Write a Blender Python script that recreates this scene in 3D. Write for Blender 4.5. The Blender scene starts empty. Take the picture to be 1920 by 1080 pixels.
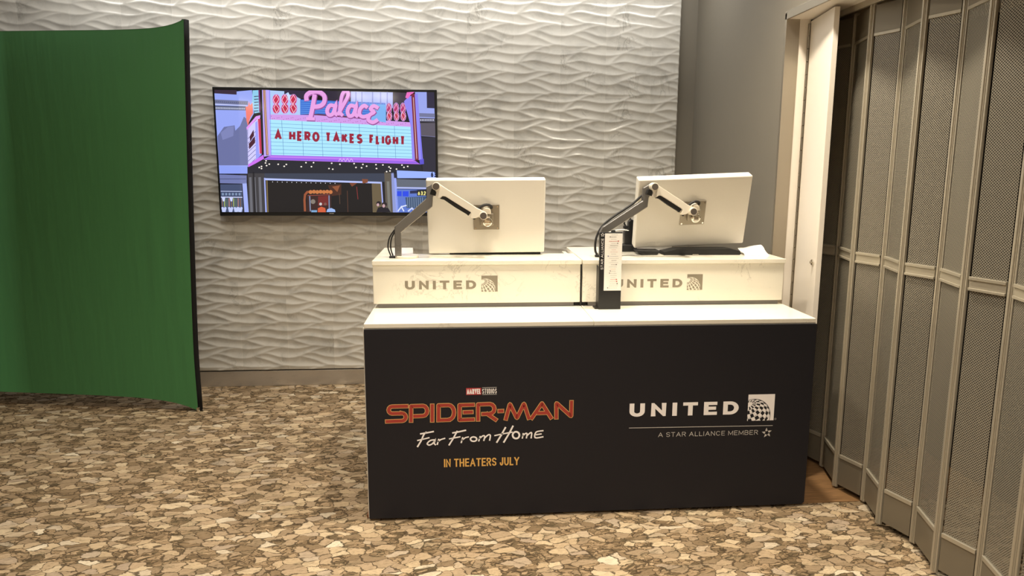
import bpy, bmesh, math, random
import numpy as np
from mathutils import Vector, Matrix, Euler

random.seed(4)
SC = bpy.context.scene
COL = SC.collection

# ------------------------------------------------------------------ camera
cam_data = bpy.data.cameras.new('camera')
cam = bpy.data.objects.new('camera', cam_data); COL.objects.link(cam)
cam.location = (-0.14389, -2.82421, 1.49155)
cam.rotation_euler = (1.41168229, -0.00620598, -0.0839487)
cam_data.sensor_fit = 'HORIZONTAL'; cam_data.sensor_width = 36.0
cam_data.lens = 1317.0 / 1920 * 36.0
cam_data.shift_x = (960 - 980.65) / 1920
cam_data.shift_y = (522.99 - 540) / 1920
cam_data.clip_start = 0.05; cam_data.clip_end = 100
SC.camera = cam

# ------------------------------------------------------------------ world, exposure
world = bpy.data.worlds.new('concourse_air'); SC.world = world; world.use_nodes = True
world.node_tree.nodes['Background'].inputs[0].default_value = (1.0, 0.93, 0.82, 1)
world.node_tree.nodes['Background'].inputs[1].default_value = 0.5
SC.view_settings.view_transform = 'Standard'
SC.view_settings.look = 'None'
SC.view_settings.exposure = 0.0
SC.view_settings.gamma = 1.0
SC.view_settings.use_curve_mapping = False

def area(name, loc, size, power, color, rot=(0, 0, 0), size_y=None, spread=None):
    l = bpy.data.lights.new(name, 'AREA'); l.energy = power; l.color = color
    l.shape = 'RECTANGLE' if size_y else 'DISK'; l.size = size
    if size_y: l.size_y = size_y
    if spread: l.spread = spread
    o = bpy.data.objects.new(name, l); COL.objects.link(o); o.location = loc; o.rotation_euler = rot
    return o

WARM = (1.0, 0.89, 0.72); SOFT = (1.0, 0.91, 0.79)
NEUT = (1.0, 0.985, 0.95)
CEIL = 3.0
area('wall_washer', (-.55, 1.40, CEIL-.03), 4.2, 40, NEUT, (math.radians(8), 0, 0), .14)
DOWNLIGHTS = [(-1.25, .30, 14), (0.05, -.15, 24), (0.95, .0, 30), (-1.3, -1.9, 24), (0.2, -2.1, 27), (1.0, -2.3, 8), (-.6, -3.6, 26), (.9, -3.9, 14)]
for i, (x, y, p) in enumerate(DOWNLIGHTS):
    area('downlight_lamp', (x, y, CEIL-.035), .16, p, WARM if y > -1 else SOFT, spread=math.radians(128))

# ------------------------------------------------------------------ helpers
def link(name, me, parent=None):
    o = bpy.data.objects.new(name, me); COL.objects.link(o)
    if parent: o.parent = parent
    return o

def thing(name, label, cat, loc=(0, 0, 0), group=None):
    o = bpy.data.objects.new(name, None); COL.objects.link(o); o.location = loc
    o['label'] = label; o['category'] = cat
    if group: o['group'] = group
    return o

def tag(o, label, cat, group=None):
    o['label'] = label; o['category'] = cat
    if group: o['group'] = group
    return o

class MB:
    """collects shapes; build() links them as ONE mesh object (coordinates are world, made local to the parent)"""
    def __init__(s): s.v = []; s.f = []; s.m = []; s.sm = []
    def add(s, vs, fs, mi=0, smooth=False):
        b = len(s.v); s.v += [tuple(p) for p in vs]
        for f in fs: s.f.append([b+i for i in f]); s.m.append(mi); s.sm.append(smooth)
        return s
    def bm(s, bm, mi=0, smooth=False, M=None):
        bm.verts.index_update()
        vs = [(M @ v.co) if M else v.co.copy() for v in bm.verts]
        s.add(vs, [[v.index for v in f.verts] for f in bm.faces], mi, smooth); bm.free(); return s
    def box(s, x0, x1, y0, y1, z0, z1, bev=0, mi=0, M=None, seg=2):
        b = bmesh.new(); bmesh.ops.create_cube(b, size=1)
        for v in b.verts: v.co = Vector(((x0+x1)/2+v.co.x*(x1-x0), (y0+y1)/2+v.co.y*(y1-y0), (z0+z1)/2+v.co.z*(z1-z0)))
        if bev: bmesh.ops.bevel(b, geom=b.edges[:], offset=bev, segments=seg, affect='EDGES', profile=.5)
        return s.bm(b, mi, False, M)
    def prism(s, pts, y0, y1, mi=0, bev=0, axis='y', M=None):
        """outline of (x,z) points pushed from y0 to y1 (axis 'z': (x,y) outline from z0 to z1; 'x': (y,z) outline)"""
        b = bmesh.new()
        def mk(p, d): return {'y': (p[0], d, p[1]), 'z': (p[0], p[1], d), 'x': (d, p[0], p[1])}[axis]
        A = [b.verts.new(mk(p, y0)) for p in pts]; B = [b.verts.new(mk(p, y1)) for p in pts]
        n = len(pts); b.faces.new(A); b.faces.new(B[::-1])
        for i in range(n): b.faces.new((A[i], B[i], B[(i+1) % n], A[(i+1) % n]))
        bmesh.ops.recalc_face_normals(b, faces=b.faces[:])
        if bev: bmesh.ops.bevel(b, geom=b.edges[:], offset=bev, segments=2, affect='EDGES', profile=.5)
        return s.bm(b, mi, False, M)
    def cyl(s, c, r, d, axis='y', n=32, mi=0, r2=None, bev=0, M=None):
        b = bmesh.new(); bmesh.ops.create_cone(b, cap_ends=True, segments=n, radius1=r, radius2=r if r2 is None else r2, depth=d)
        if bev:
            bmesh.ops.bevel(b, geom=[e for e in b.edges if abs(e.verts[0].co.z-e.verts[1].co.z) < 1e-6], offset=bev, segments=2, affect='EDGES', profile=.5)
        R = {'z': Matrix(), 'y': Matrix.Rotation(math.pi/2, 4, 'X'), 'x': Matrix.Rotation(math.pi/2, 4, 'Y')}[axis]
        T = Matrix.Translation(c) @ R
        return s.bm(b, mi, False, (M @ T) if M else T)
    def ball(s, c, r, sx=1, sy=1, sz=1, mi=0, M=None, seg=20):
        b = bmesh.new(); bmesh.ops.create_uvsphere(b, u_segments=seg, v_segments=seg//2, radius=r)
        T = Matrix.Translation(c) @ Matrix.Diagonal((sx, sy, sz, 1))
        return s.bm(b, mi, True, (M @ T) if M else T)
    def tube(s, pts, r, n=10, mi=0, closed=False, smoothing=4):
        P = [Vector(p) for p in pts]
        if smoothing > 1 and len(P) > 2:
            Q = []; m = len(P)
            for i in range(m if closed else m-1):
                p0 = P[(i-1) % m] if closed or i else P[0]; p1 = P[i]; p2 = P[(i+1) % m]
                p3 = P[(i+2) % m] if closed or i+2 < m else P[-1]
                for k in range(smoothing):
                    t = k/smoothing
                    Q.append(.5*((2*p1)+(p2-p0)*t+(2*p0-5*p1+4*p2-p3)*t*t+(3*p1-p0-3*p2+p3)*t**3))
            if not closed: Q.append(P[-1])
            P = Q
        vs = []; N = len(P); up = Vector((0.13, .97, .21)).normalized()
        for i, p in enumerate(P):
            a = P[(i-1) % N] if closed or i else P[0]; c = P[(i+1) % N] if closed or i < N-1 else P[-1]
            t = (c-a).normalized(); u = up.cross(t).normalized(); w = t.cross(u)
            for k in range(n):
                an = 2*math.pi*k/n; vs.append(p+u*r*math.cos(an)+w*r*math.sin(an))
        fs = []
        for i in range(N if closed else N-1):
            j = (i+1) % N
            for k in range(n): fs.append((i*n+k, i*n+(k+1) % n, j*n+(k+1) % n, j*n+k))
        if not closed: fs += [tuple(range(n))[::-1], tuple((N-1)*n+k for k in range(n))]
        return s.add(vs, fs, mi, True)
    def build(s, name, mats, parent=None, smooth_angle=None):
        me = bpy.data.meshes.new(name)
        off = Vector(parent.matrix_basis.translation) if parent else Vector((0, 0, 0))
        q = parent.parent if parent else None
        while q is not None: off += Vector(q.matrix_basis.translation); q = q.parent
        me.from_pydata([Vector(v)-off for v in s.v], [], s.f)
        if not isinstance(mats, (list, tuple)): mats = [mats]
        for m in mats: me.materials.append(m)
        me.polygons.foreach_set('material_index', s.m)
        me.polygons.foreach_set('use_smooth', s.sm)
        me.update()
        return link(name, me, parent)

def ribbon(pts, w, closed=False, cap=0):
    """flat strip of width w along 2-D points -> (verts, faces)"""
    P = [np.array(p, float) for p in pts]
    if closed or (len(P) > 3 and np.hypot(*(P[0]-P[-1])) < 1e-5): closed = True
    if closed and np.hypot(*(P[0]-P[-1])) < 1e-5: P = P[:-1]
    P = [p for i, p in enumerate(P) if i == 0 or np.hypot(*(p-P[i-1])) > 1e-6]
    n = len(P)
    if not closed and cap:
        d = P[0]-P[1]; P[0] = P[0]+d/np.hypot(*d)*cap
        d = P[-1]-P[-2]; P[-1] = P[-1]+d/np.hypot(*d)*cap
    vs = []
    for i in range(n):
        a = P[i]-P[i-1] if (i or closed) else P[1]-P[0]
        b = P[(i+1) % n]-P[i] if (i < n-1 or closed) else P[-1]-P[-2]
        a = a/np.hypot(*a); b = b/np.hypot(*b)
        t = a+b; L = np.hypot(*t); t = t/L if L > 1e-6 else b
        nr = np.array([-t[1], t[0]]); c = max(.38, abs(nr @ np.array([-b[1], b[0]])))
        vs += [P[i]+nr*w/2/c, P[i]-nr*w/2/c]
    fs = [(2*i, 2*i+1, (2*i+3) % (2*n), (2*i+2) % (2*n)) for i in range(n if closed else n-1)]
    return vs, fs

def on_front(mb, strokes, w, y, cap=None, mi=0, thick=0):
    """strokes in (x,z) laid on a plane y facing -y; each stroke a hair in front of the one before"""
    for k, st in enumerate(strokes):
        vs, fs = ribbon(st, w, cap=w/2 if cap is None else cap)
        for i, f in enumerate(fs):
            yy = y-.00008*(k % 3)-.000015*(i % 5)
            mb.add([(vs[q][0], yy, vs[q][1]) for q in f], [tuple(range(len(f)))], mi)

# ------------------------------------------------------------------ materials
def lin(c):
    return tuple(((v/255/12.92) if v <= 10.3 else ((v/255+.055)/1.055)**2.4) for v in c)

def mat(name, rgb, rough=.5, metal=0, spec=.5, coat=0):
    m = bpy.data.materials.new(name); m.use_nodes = True
    p = m.node_tree.nodes['Principled BSDF']
    p.inputs['Base Color'].default_value = (*lin(rgb), 1); p.inputs['Roughness'].default_value = rough
    p.inputs['Metallic'].default_value = metal; p.inputs['Specular IOR Level'].default_value = spec
    if coat: p.inputs['Coat Weight'].default_value = coat; p.inputs['Coat Roughness'].default_value = .05
    return m

class N:
    """short node writer"""
    def __init__(s, m): s.m = m; s.t = m.node_tree; s.p = s.t.nodes['Principled BSDF']; s.out = s.t.nodes['Material Output']
    def n(s, typ, **kw):
        nd = s.t.nodes.new('ShaderNode'+typ)
        for k, v in kw.items():
            if k.startswith('i_'):
                key = k[2:]; key = int(key) if key.isdigit() else key.replace('_', ' ')
                s.set(nd.inputs[key], v)
            else: setattr(nd, k, v)
        return nd
    def set(s, sock, v):
        if isinstance(v, bpy.types.NodeSocket): s.t.links.new(v, sock)
        else: sock.default_value = v
    def math(s, op, a, b=0.0, clamp=False):
        nd = s.n('Math', operation=op, use_clamp=clamp); s.set(nd.inputs[0], a); s.set(nd.inputs[1], b); return nd.outputs[0]
    def ramp(s, fac, stops, interp='LINEAR'):
        nd = s.n('ValToRGB'); cr = nd.color_ramp; cr.interpolation = interp
        while len(cr.elements) < len(stops): cr.elements.new(.5)
        for e, (pos, c) in zip(cr.elements, stops):
            e.position = pos; e.color = (*c, 1) if len(c) == 3 else c
        s.set(nd.inputs[0], fac); return nd.outputs[0]
    def mix(s, fac, a, b, blend='MIX'):
        nd = s.n('Mix', data_type='RGBA', blend_type=blend); s.set(nd.inputs[0], fac)
        for sock, v in ((nd.inputs[6], a), (nd.inputs[7], b)): s.set(sock, v if isinstance(v, bpy.types.NodeSocket) else (*v, 1) if len(v) == 3 else v)
        return nd.outputs[2]
    def pos(s): return s.n('NewGeometry').outputs['Position']
    def mapping(s, v, scale=(1, 1, 1), rot=(0, 0, 0), loc=(0, 0, 0)):
        nd = s.n('Mapping'); s.set(nd.inputs[0], v); nd.inputs[1].default_value = loc; nd.inputs[2].default_value = rot; nd.inputs[3].default_value = scale; return nd.outputs[0]
    def noise(s, v, scale, detail=3, rough=.5, dist=0):
        nd = s.n('TexNoise'); s.set(nd.inputs['Vector'], v); nd.inputs['Scale'].default_value = scale; nd.inputs['Detail'].default_value = detail
        nd.inputs['Roughness'].default_value = rough; nd.inputs['Distortion'].default_value = dist; return nd
    def bump(s, h, strength, dist=.01):
        nd = s.n('Bump'); nd.inputs['Strength'].default_value = strength; nd.inputs['Distance'].default_value = dist; s.set(nd.inputs['Height'], h)
        s.t.links.new(nd.outputs[0], s.p.inputs['Normal'])

# marble of the wave tiles
TILE, WALLY, TILEZ, TILEX = .305, 1.922, .1143, -.1135
def marble_material():
    m = mat('wave_marble', (214, 208, 194), .22); w = N(m); pos = w.pos()
    sep = w.n('SeparateXYZ'); w.set(sep.inputs[0], pos)
    tu = w.math('DIVIDE', w.math('SUBTRACT', sep.outputs[0], TILEX), TILE); tv = w.math('DIVIDE', w.math('SUBTRACT', sep.outputs[2], TILEZ), TILE)
    fu = w.math('FLOOR', tu); fv = w.math('FLOOR', tv)
    cmb = w.n('CombineXYZ'); w.set(cmb.inputs[0], fu); w.set(cmb.inputs[1], fv)
    wn = w.n('TexWhiteNoise', noise_dimensions='3D'); w.set(wn.inputs['Vector'], cmb.outputs[0])
    # each tile cut from another place of the block
    off = w.n('VectorMath', operation='SCALE'); w.set(off.inputs[0], wn.outputs['Color']); off.inputs['Scale'].default_value = 7
    add = w.n('VectorMath', operation='ADD'); w.set(add.inputs[0], pos); w.set(add.inputs[1], off.outputs[0])
    v = add.outputs[0]
    cloud = w.noise(w.mapping(v, (1, 1, 1.6), (0, .5, 0)), 5, 5, .6, .6)
    vein = w.noise(w.mapping(v, (1, 1, .6), (0, .7, 0)), 9, 6, .65, 1.2)
    vf = w.math('SUBTRACT', 1.0, w.math('MULTIPLY', w.math('ABSOLUTE', w.math('SUBTRACT', vein.outputs[0], .5)), 26), True)
    patch = w.ramp(w.noise(v, 4.2, 2).outputs[0], [(.56, (0, 0, 0)), (.72, (1, 1, 1))])
    vf = w.math('MULTIPLY', w.math('MULTIPLY', vf, patch), .55)
    col = w.ramp(cloud.outputs[0], [(.3, lin((176, 173, 166))), (.5, lin((200, 197, 189))), (.75, lin((212, 209, 201)))])
    tint = w.ramp(wn.outputs['Value'], [(0, (.86, .855, .85)), (.25, (.95, .95, .95)), (1, (1, 1, 1))])
    col = w.mix(1, col, tint, 'MULTIPLY')
    col = w.mix(vf, col, lin((120, 116, 108)))
    # joints
    ju = w.math('ABSOLUTE', w.math('SUBTRACT', w.math('FRACT', tu), .5)); jv = w.math('ABSOLUTE', w.math('SUBTRACT', w.math('FRACT', tv), .5))
    j = w.math('GREATER_THAN', w.math('MAXIMUM', ju, jv), .4965)
    col = w.mix(w.math('MULTIPLY', j, .3), col, lin((222, 218, 206)))
    w.set(w.p.inputs['Base Color'], col)
    return m

def quartz_material(name, base, veins):
    m = mat(name, base, .16); w = N(m); pos = w.pos()
    n1 = w.noise(pos, 7, 6, .62, 1.0); n2 = w.noise(w.mapping(pos, loc=(3, 1, 2)), 4.5, 2)
    vf = w.math('SUBTRACT', 1.0, w.math('MULTIPLY', w.math('ABSOLUTE', w.math('SUBTRACT', n1.outputs[0], .5)), 60), True)
    vf = w.math('MULTIPLY', w.math('MULTIPLY', vf, w.ramp(n2.outputs[0], [(.52, (0, 0, 0)), (.62, (1, 1, 1))])), veins)
    speck = w.math('MULTIPLY', w.math('GREATER_THAN', w.noise(pos, 90, 2).outputs[0], .72), .15*veins)
    col = w.mix(w.math('ADD', vf, speck, True), lin(base), lin((168, 160, 145)))
    w.set(w.p.inputs['Base Color'], col); return m

def carpet_material():
    m = mat('stone_pattern_carpet', (180, 150, 110), .95, spec=.1); w = N(m); pos = w.pos()
    base = w.mapping(pos, (1, 1.6, 1), (0, 0, math.radians(-20)))
    def shift(v, scale, amp, detail=3):
        nz = w.noise(v, scale, detail, .6)
        sub = w.n('VectorMath', operation='SUBTRACT'); w.set(sub.inputs[0], nz.outputs['Color']); sub.inputs[1].default_value = (.5, .5, .5)
        sc = w.n('VectorMath', operation='SCALE'); w.set(sc.inputs[0], sub.outputs[0]); sc.inputs['Scale'].default_value = amp
        ad = w.n('VectorMath', operation='ADD'); w.set(ad.inputs[0], v); w.set(ad.inputs[1], sc.outputs[0]); return ad.outputs[0]
    v = shift(shift(base, 5, .12), 26, .035)
    def cells(scale, sc=(1, 1, 1), loc=(0, 0, 0)):
        vv = w.mapping(v, sc, loc=loc); o = []
        for feat in ('F1', 'DISTANCE_TO_EDGE'):
            q = w.n('TexVoronoi', voronoi_dimensions='2D', feature=feat); w.set(q.inputs['Vector'], vv); q.inputs['Scale'].default_value = scale; o.append(q)
        s = w.n('SeparateColor'); w.set(s.inputs[0], o[0].outputs['Color']); return s, o[1].outputs['Distance']
    s1, e1 = cells(17); s2, e2 = cells(34, (1, 1.5, 1), (5.3, 2.2, 0))
    pal = [(0, lin((136, 112, 80))), (.2, lin((166, 141, 108))), (.42, lin((186, 159, 123))), (.62, lin((196, 169, 129))), (.8, lin((212, 188, 150))), (.92, lin((176, 153, 126))), (1, lin((228, 210, 178)))]
    c1 = w.ramp(s1.outputs[0], pal); c2 = w.ramp(s2.outputs[0], [(0, lin((100, 84, 58))), (.4, lin((146, 120, 86))), (1, lin((190, 160, 120)))])
    small = w.math('GREATER_THAN', s1.outputs[1], .6)           # some places are packed with small flakes
    col = w.mix(small, c1, c2)
    fine = w.noise(w.mapping(v, (1, 2.6, 1), (0, 0, .3)), 48, 5, .7)
    col = w.mix(.7, col, w.ramp(fine.outputs[0], [(.28, (.38, .37, .34)), (.5, (.88, .88, .88)), (.74, (1.10, 1.09, 1.06))]), 'MULTIPLY')
    edge = w.math('MINIMUM', e1, w.math('ADD', w.math('MULTIPLY', e2, .7), w.math('SUBTRACT', 1.0, small)))
    wid = w.math('MULTIPLY', w.ramp(w.noise(v, 20, 3, .65).outputs[0], [(.38, (.10, .10, .10)), (.52, (.35, .35, .35)), (.66, (1, 1, 1))]), .16)
    line = w.math('SUBTRACT', 1.0, w.math('DIVIDE', edge, w.math('ADD', wid, .004)), True)
    col = w.mix(w.math('MULTIPLY', w.ramp(line, [(.05, (0, 0, 0)), (.5, (1, 1, 1))]), .85), col, lin((66, 53, 36)))
    ol = w.math('MULTIPLY', w.ramp(w.noise(w.mapping(v, (1, 1.7, 1)), 7.0, 5, .66).outputs[0], [(.53, (0, 0, 0)), (.67, (1, 1, 1))]), w.ramp(fine.outputs[0], [(.36, (1, 1, 1)), (.6, (.15, .15, .15))]))
    col = w.mix(w.math('MULTIPLY', ol, .85), col, lin((70, 66, 46)))
    hs = w.n('HueSaturation'); hs.inputs['Saturation'].default_value = .9; hs.inputs['Value'].default_value = .86; w.set(hs.inputs['Color'], col)
    w.set(w.p.inputs['Base Color'], hs.outputs[0])
    w.bump(w.noise(pos, 900, 2).outputs[0], .25, .002)
    return m

def planks_material():
    m = mat('wood_planks', (128, 92, 58), .45); w = N(m); pos = w.pos()
    g = w.noise(w.mapping(pos, (2, 26, 2)), 5, 5, .6, .4)
    col = w.ramp(g.outputs[0], [(.3, lin((112, 82, 52))), (.7, lin((158, 120, 80)))])
    sep = w.n('SeparateXYZ'); w.set(sep.inputs[0], pos)
    f = w.math('FRACT', w.math('DIVIDE', sep.outputs[1], .15)); gap = w.math('LESS_THAN', f, .015)
    w.set(w.p.inputs['Base Color'], w.mix(w.math('MULTIPLY', gap, .7), col, (.03, .02, .012))); return m

def painted(name, rgb, rough=.6):
    m = mat(name, rgb, rough); w = N(m); n = w.noise(w.pos(), 3, 4, .6)
    w.set(w.p.inputs['Base Color'], w.mix(1, lin(rgb), w.ramp(n.outputs[0], [(.3, (.96, .96, .96)), (.7, (1, 1, 1))]), 'MULTIPLY'))
    w.bump(w.noise(w.pos(), 260, 3).outputs[0], .05, .002); return m

def brushed(name, rgb, rough, sx=(3, 3, 160)):
    m = mat(name, rgb, rough, 1); w = N(m)
    n = w.noise(w.mapping(w.pos(), sx), 6, 4, .6)
    w.set(w.p.inputs['Roughness'], w.math('ADD', w.math('MULTIPLY', n.outputs[0], .16), rough-.08)); return m

def fabric_green():
    m = mat('stretch_fabric_green', (70, 128, 76), .8, spec=.25); w = N(m)
    n = w.noise(w.mapping(w.pos(), (7, 7, .8)), 3, 2, .4); t = w.noise(w.pos(), 700, 2)
    w.bump(w.math('ADD', w.math('MULTIPLY', n.outputs[0], 1.0), w.math('MULTIPLY', t.outputs[0], .02)), .35, .012)
    w.set(w.p.inputs['Sheen Weight'], .15); return m

def perforated():
    """painted sheet punched with staggered round holes: the holes really are open"""
    m = mat('perforated_sheet', (140, 134, 120), .4, .25); w = N(m); uv = w.n('TexCoord').outputs['UV']
    sep = w.n('SeparateXYZ'); w.set(sep.inputs[0], uv)
    P = .0098
    def holes(dx, dy):
        a = w.math('SUBTRACT', w.math('FRACT', w.math('ADD', w.math('DIVIDE', sep.outputs[0], P), dx)), .5)
        b = w.math('MULTIPLY', w.math('SUBTRACT', w.math('FRACT', w.math('ADD', w.math('DIVIDE', sep.outputs[1], P), dy)), .5), 1.0)
        return w.math('SQRT', w.math('ADD', w.math('MULTIPLY', a, a), w.math('MULTIPLY', b, b)))
    h = w.math('LESS_THAN', w.math('MINIMUM', holes(0, 0), holes(.5, .5)), .205)
    tr = w.n('BsdfTransparent'); mx = w.n('MixShader'); w.set(mx.inputs[0], h)
    w.t.links.new(w.p.outputs[0], mx.inputs[1]); w.t.links.new(tr.outputs[0], mx.inputs[2]); w.t.links.new(mx.outputs[0], w.out.inputs[0])
    return m

M_MARBLE = marble_material()
M_QUARTZ = quartz_material('white_quartz', (236, 230, 214), .35)
M_QVEIN = quartz_material('veined_quartz', (234, 228, 212), .5)
M_CARPET = carpet_material(); M_PLANK = planks_material()
M_GREY = painted('grey_wall_paint', (120, 114, 102)); M_CEIL = painted('ceiling_paint', (225, 220, 208))
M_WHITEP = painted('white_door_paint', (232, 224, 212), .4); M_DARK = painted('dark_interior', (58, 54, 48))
M_STEEL = brushed('brushed_steel', (196, 190, 182), .3); M_STEEL.node_tree.nodes['Principled BSDF'].inputs['Metallic'].default_value = .75; M_TRIM = brushed('trim_steel', (176, 168, 154), .36, (160, 160, 3))
M_PANEL = mat('matte_black_board', (28, 27, 33), .55, spec=.3); M_EDGE = mat('white_laminate', (232, 226, 214), .4)
M_PLASTIC = mat('warm_white_plastic', (226, 221, 210), .35); M_BLACK = mat('black_plastic', (22, 22, 22), .4); M_RUBBER = mat('black_rubber', (26, 25, 25), .6)
M_ALU = mat('grey_aluminium', (150, 146, 140), .32, .9); M_PALE = mat('pale_silver', (226, 218, 202), .3, .15); M_PLATE = mat('grey_steel_plate', (148, 140, 126), .38, .75)
M_CHROME = mat('polished_chrome', (220, 215, 205), .08, 1); M_CAP = mat('dark_cap', (92, 84, 78), .45, .3); M_COPPER = mat('copper_foot', (150, 100, 70), .4, .7)
M_GREEN = fabric_green(); M_BLKFAB = mat('black_fabric', (24, 23, 22), .85, spec=.2)
M_PERF = perforated(); M_GRAL = mat('grille_aluminium', (178, 170, 152), .38, .45); M_GPAN = mat('grille_kick_sheet', (128, 120, 104), .45, .4)
M_LETTER = mat('engraved_grey', (150, 140, 122), .4, .3); M_PRINTW = mat('white_print', (252, 247, 244), .6); M_RED = mat('red_print', (168, 56, 44), .6)
M_GOLD = mat('gold_print', (214, 168, 104), .6); M_AMBER = mat('amber_print', (226, 176, 92), .6); M_BADGE = mat('badge_red', (186, 50, 52), .6)
M_SILVPR = mat('silver_print', (205, 202, 198), .5, .2); M_PAPER = mat('white_paper', (240, 236, 228), .7); M_GREYPR = mat('grey_print', (112, 108, 104), .6)
M_BLUEPR = mat('blue_print', (60, 66, 130), .6); M_ORPR = mat('orange_print', (214, 150, 90), .6); M_REDPR = mat('red_ink', (196, 84, 72), .6)

# ------------------------------------------------------------------ capitals drawn as strokes
def _arc(cx, cy, rx, ry, a0, a1, n=8):
    return [(cx+rx*math.cos(math.radians(a0+(a1-a0)*i/n)), cy+ry*math.sin(math.radians(a0+(a1-a0)*i/n))) for i in range(n+1)]
_S = _arc(.5,.75,.5,.25,25,180)+_arc(.5,.75,.5,.25,200,270,4)+_arc(.5,.25,.5,.25,90,0,4)+_arc(.5,.25,.5,.25,-20,-155)
GLYPHS = {
 'A': (.95,[[(0,0),(.5,1),(1,0)],[(.2,.34),(.8,.34)]]),
 'B': (.8,[[(0,0),(0,1),(.6,1)]+_arc(.6,.76,.36,.24,90,-90)+[(0,.52)],[(.6,.52)]+_arc(.62,.26,.38,.26,90,-90)+[(0,0)]]),
 'C': (.9,[_arc(.5,.5,.5,.5,40,320,18)]),
 'D': (.85,[[(0,0),(0,1),(.45,1)]+_arc(.45,.5,.55,.5,90,-90,12)+[(0,0)]]),
 'E': (.72,[[(1,1),(0,1),(0,0),(1,0)],[(0,.52),(.88,.52)]]),
 'F': (.7,[[(1,1),(0,1),(0,0)],[(0,.5),(.85,.5)]]),
 'G': (.92,[_arc(.5,.5,.5,.5,40,360,18)+[(1,.45),(.58,.45)]]),
 'H': (.82,[[(0,0),(0,1)],[(1,0),(1,1)],[(0,.5),(1,.5)]]),
 'I': (0,[[(0,0),(0,1)]]),
 'J': (.62,[[(1,1),(1,.28)]+_arc(.5,.28,.5,.28,0,-180)]),
 'K': (.82,[[(0,0),(0,1)],[(1,1),(.05,.42)],[(.34,.6),(1,0)]]),
 'L': (.66,[[(0,1),(0,0),(1,0)]]),
 'M': (1.0,[[(0,0),(0,1),(.5,.15),(1,1),(1,0)]]),
 'N': (.82,[[(0,0),(0,1),(1,0),(1,1)]]),
 'O': (.95,[_arc(.5,.5,.5,.5,0,360,24)]),
 'P': (.78,[[(0,0),(0,1),(.6,1)]+_arc(.6,.74,.4,.26,90,-90)+[(0,.48)]]),
 'R': (.8,[[(0,0),(0,1),(.6,1)]+_arc(.6,.75,.4,.25,90,-90)+[(0,.5)],[(.5,.5),(1,0)]]),
 'S': (.78,[_S]),
 'T': (.8,[[(0,1),(1,1)],[(.5,1),(.5,0)]]),
 'U': (.82,[[(0,1),(0,.36)]+_arc(.5,.36,.5,.36,180,360,10)+[(1,1)]]),
 'V': (.9,[[(0,1),(.5,0),(1,1)]]),
 'Y': (.9,[[(0,1),(.5,.48),(1,1)],[(.5,.48),(.5,0)]]),
 '2': (.7,[_arc(.5,.72,.5,.28,170,-30)+[(0,0),(1,0)]]),
 '3': (.7,[_arc(.45,.75,.5,.25,160,-90)+_arc(.45,.26,.55,.26,90,-160)]),
 '6': (.7,[[(.85,.95),(.3,.75)]+_arc(.5,.3,.5,.3,150,510,16)]),
}
def text_strokes(s, x0, z0, x1, h, sw, gap, wide=1.0, space=.45):
    """polylines (square caps, width sw) of the capitals s, from x0 to x1, cap height h on the line z0"""
    adv = []; x = 0
    for ch in s:
        if ch == ' ':
            x += space*h; continue
        w = GLYPHS[ch][0]*h*wide if ch != 'I' else sw
        adv.append((ch, x, w)); x += w+gap*h
    k = (x1-x0)/(x-gap*h); out = []
    for ch, xx, w in adv:
        w = w*k if ch != 'I' else sw
        for pl in GLYPHS[ch][1]:
            out.append([(x0+xx*k+sw/2+px*(w-sw), z0+sw/2+pz*(h-sw)) for px, pz in pl])
    return out

# ------------------------------------------------------------------ artwork (metres on the board; metres from the middle of the television)
TITLE = [[(-0.3852, 0.5072), (-0.4436, 0.5071), (-0.4436, 0.5071), (-0.4508, 0.5052), (-0.4562, 0.4998), (-0.4583, 0.4923), (-0.4565, 0.4847), (-0.4514, 0.479), (-0.4443, 0.4768), (-0.4443, 0.4768), (-0.4041, 0.4768), (-0.4041, 0.4773), (-0.3962, 0.4749), (-0.3905, 0.4687), (-0.3886, 0.4602), (-0.3909, 0.4519), (-0.3968, 0.4459), (-0.4048, 0.4439), (-0.4048, 0.4439), (-0.4652, 0.4429)], [(-0.3673, 0.444), (-0.3661, 0.5068), (-0.3171, 0.5072), (-0.3171, 0.5072), (-0.3085, 0.504), (-0.3023, 0.4959), (-0.3001, 0.485), (-0.3026, 0.4741), (-0.3091, 0.4663), (-0.3178, 0.4636), (-0.3178, 0.4636), (-0.3515, 0.4629)], [(-0.2791, 0.5068), (-0.28, 0.4428)], [(-0.2538, 0.4431), (-0.253, 0.5077), (-0.2119, 0.5078), (-0.2109, 0.5077), (-0.2024, 0.5052), (-0.1953, 0.4982), (-0.1906, 0.4878), (-0.189, 0.4757), (-0.1908, 0.4637), (-0.1957, 0.4535), (-0.203, 0.4468), (-0.2116, 0.4446), (-0.2116, 0.4436), (-0.2538, 0.4431)], [(-0.111, 0.507), (-0.1659, 0.5067), (-0.1664, 0.442), (-0.1113, 0.4426)], [(-0.1443, 0.4751), (-0.117, 0.4755)], [(-0.0893, 0.4421), (-0.0891, 0.508), (-0.0393, 0.5084), (-0.0393, 0.5084), (-0.03, 0.5053), (-0.0232, 0.4975), (-0.0207, 0.487), (-0.0232, 0.4766), (-0.03, 0.4691), (-0.0393, 0.4665), (-0.0393, 0.466), (-0.0672, 0.4656)], [(-0.0491, 0.4647), (-0.0163, 0.4403)], [(0.0013, 0.4768), (0.0112, 0.477)], [(0.0279, 0.4433), (0.0445, 0.5075), (0.0743, 0.4432), (0.1035, 0.5081), (0.1237, 0.444)], [(0.1375, 0.4436), (0.1795, 0.5064), (0.2179, 0.4437)], [(0.1651, 0.4641), (0.1998, 0.4643)], [(0.2414, 0.4431), (0.2405, 0.5071), (0.3047, 0.4457), (0.3051, 0.5087)]]
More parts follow.
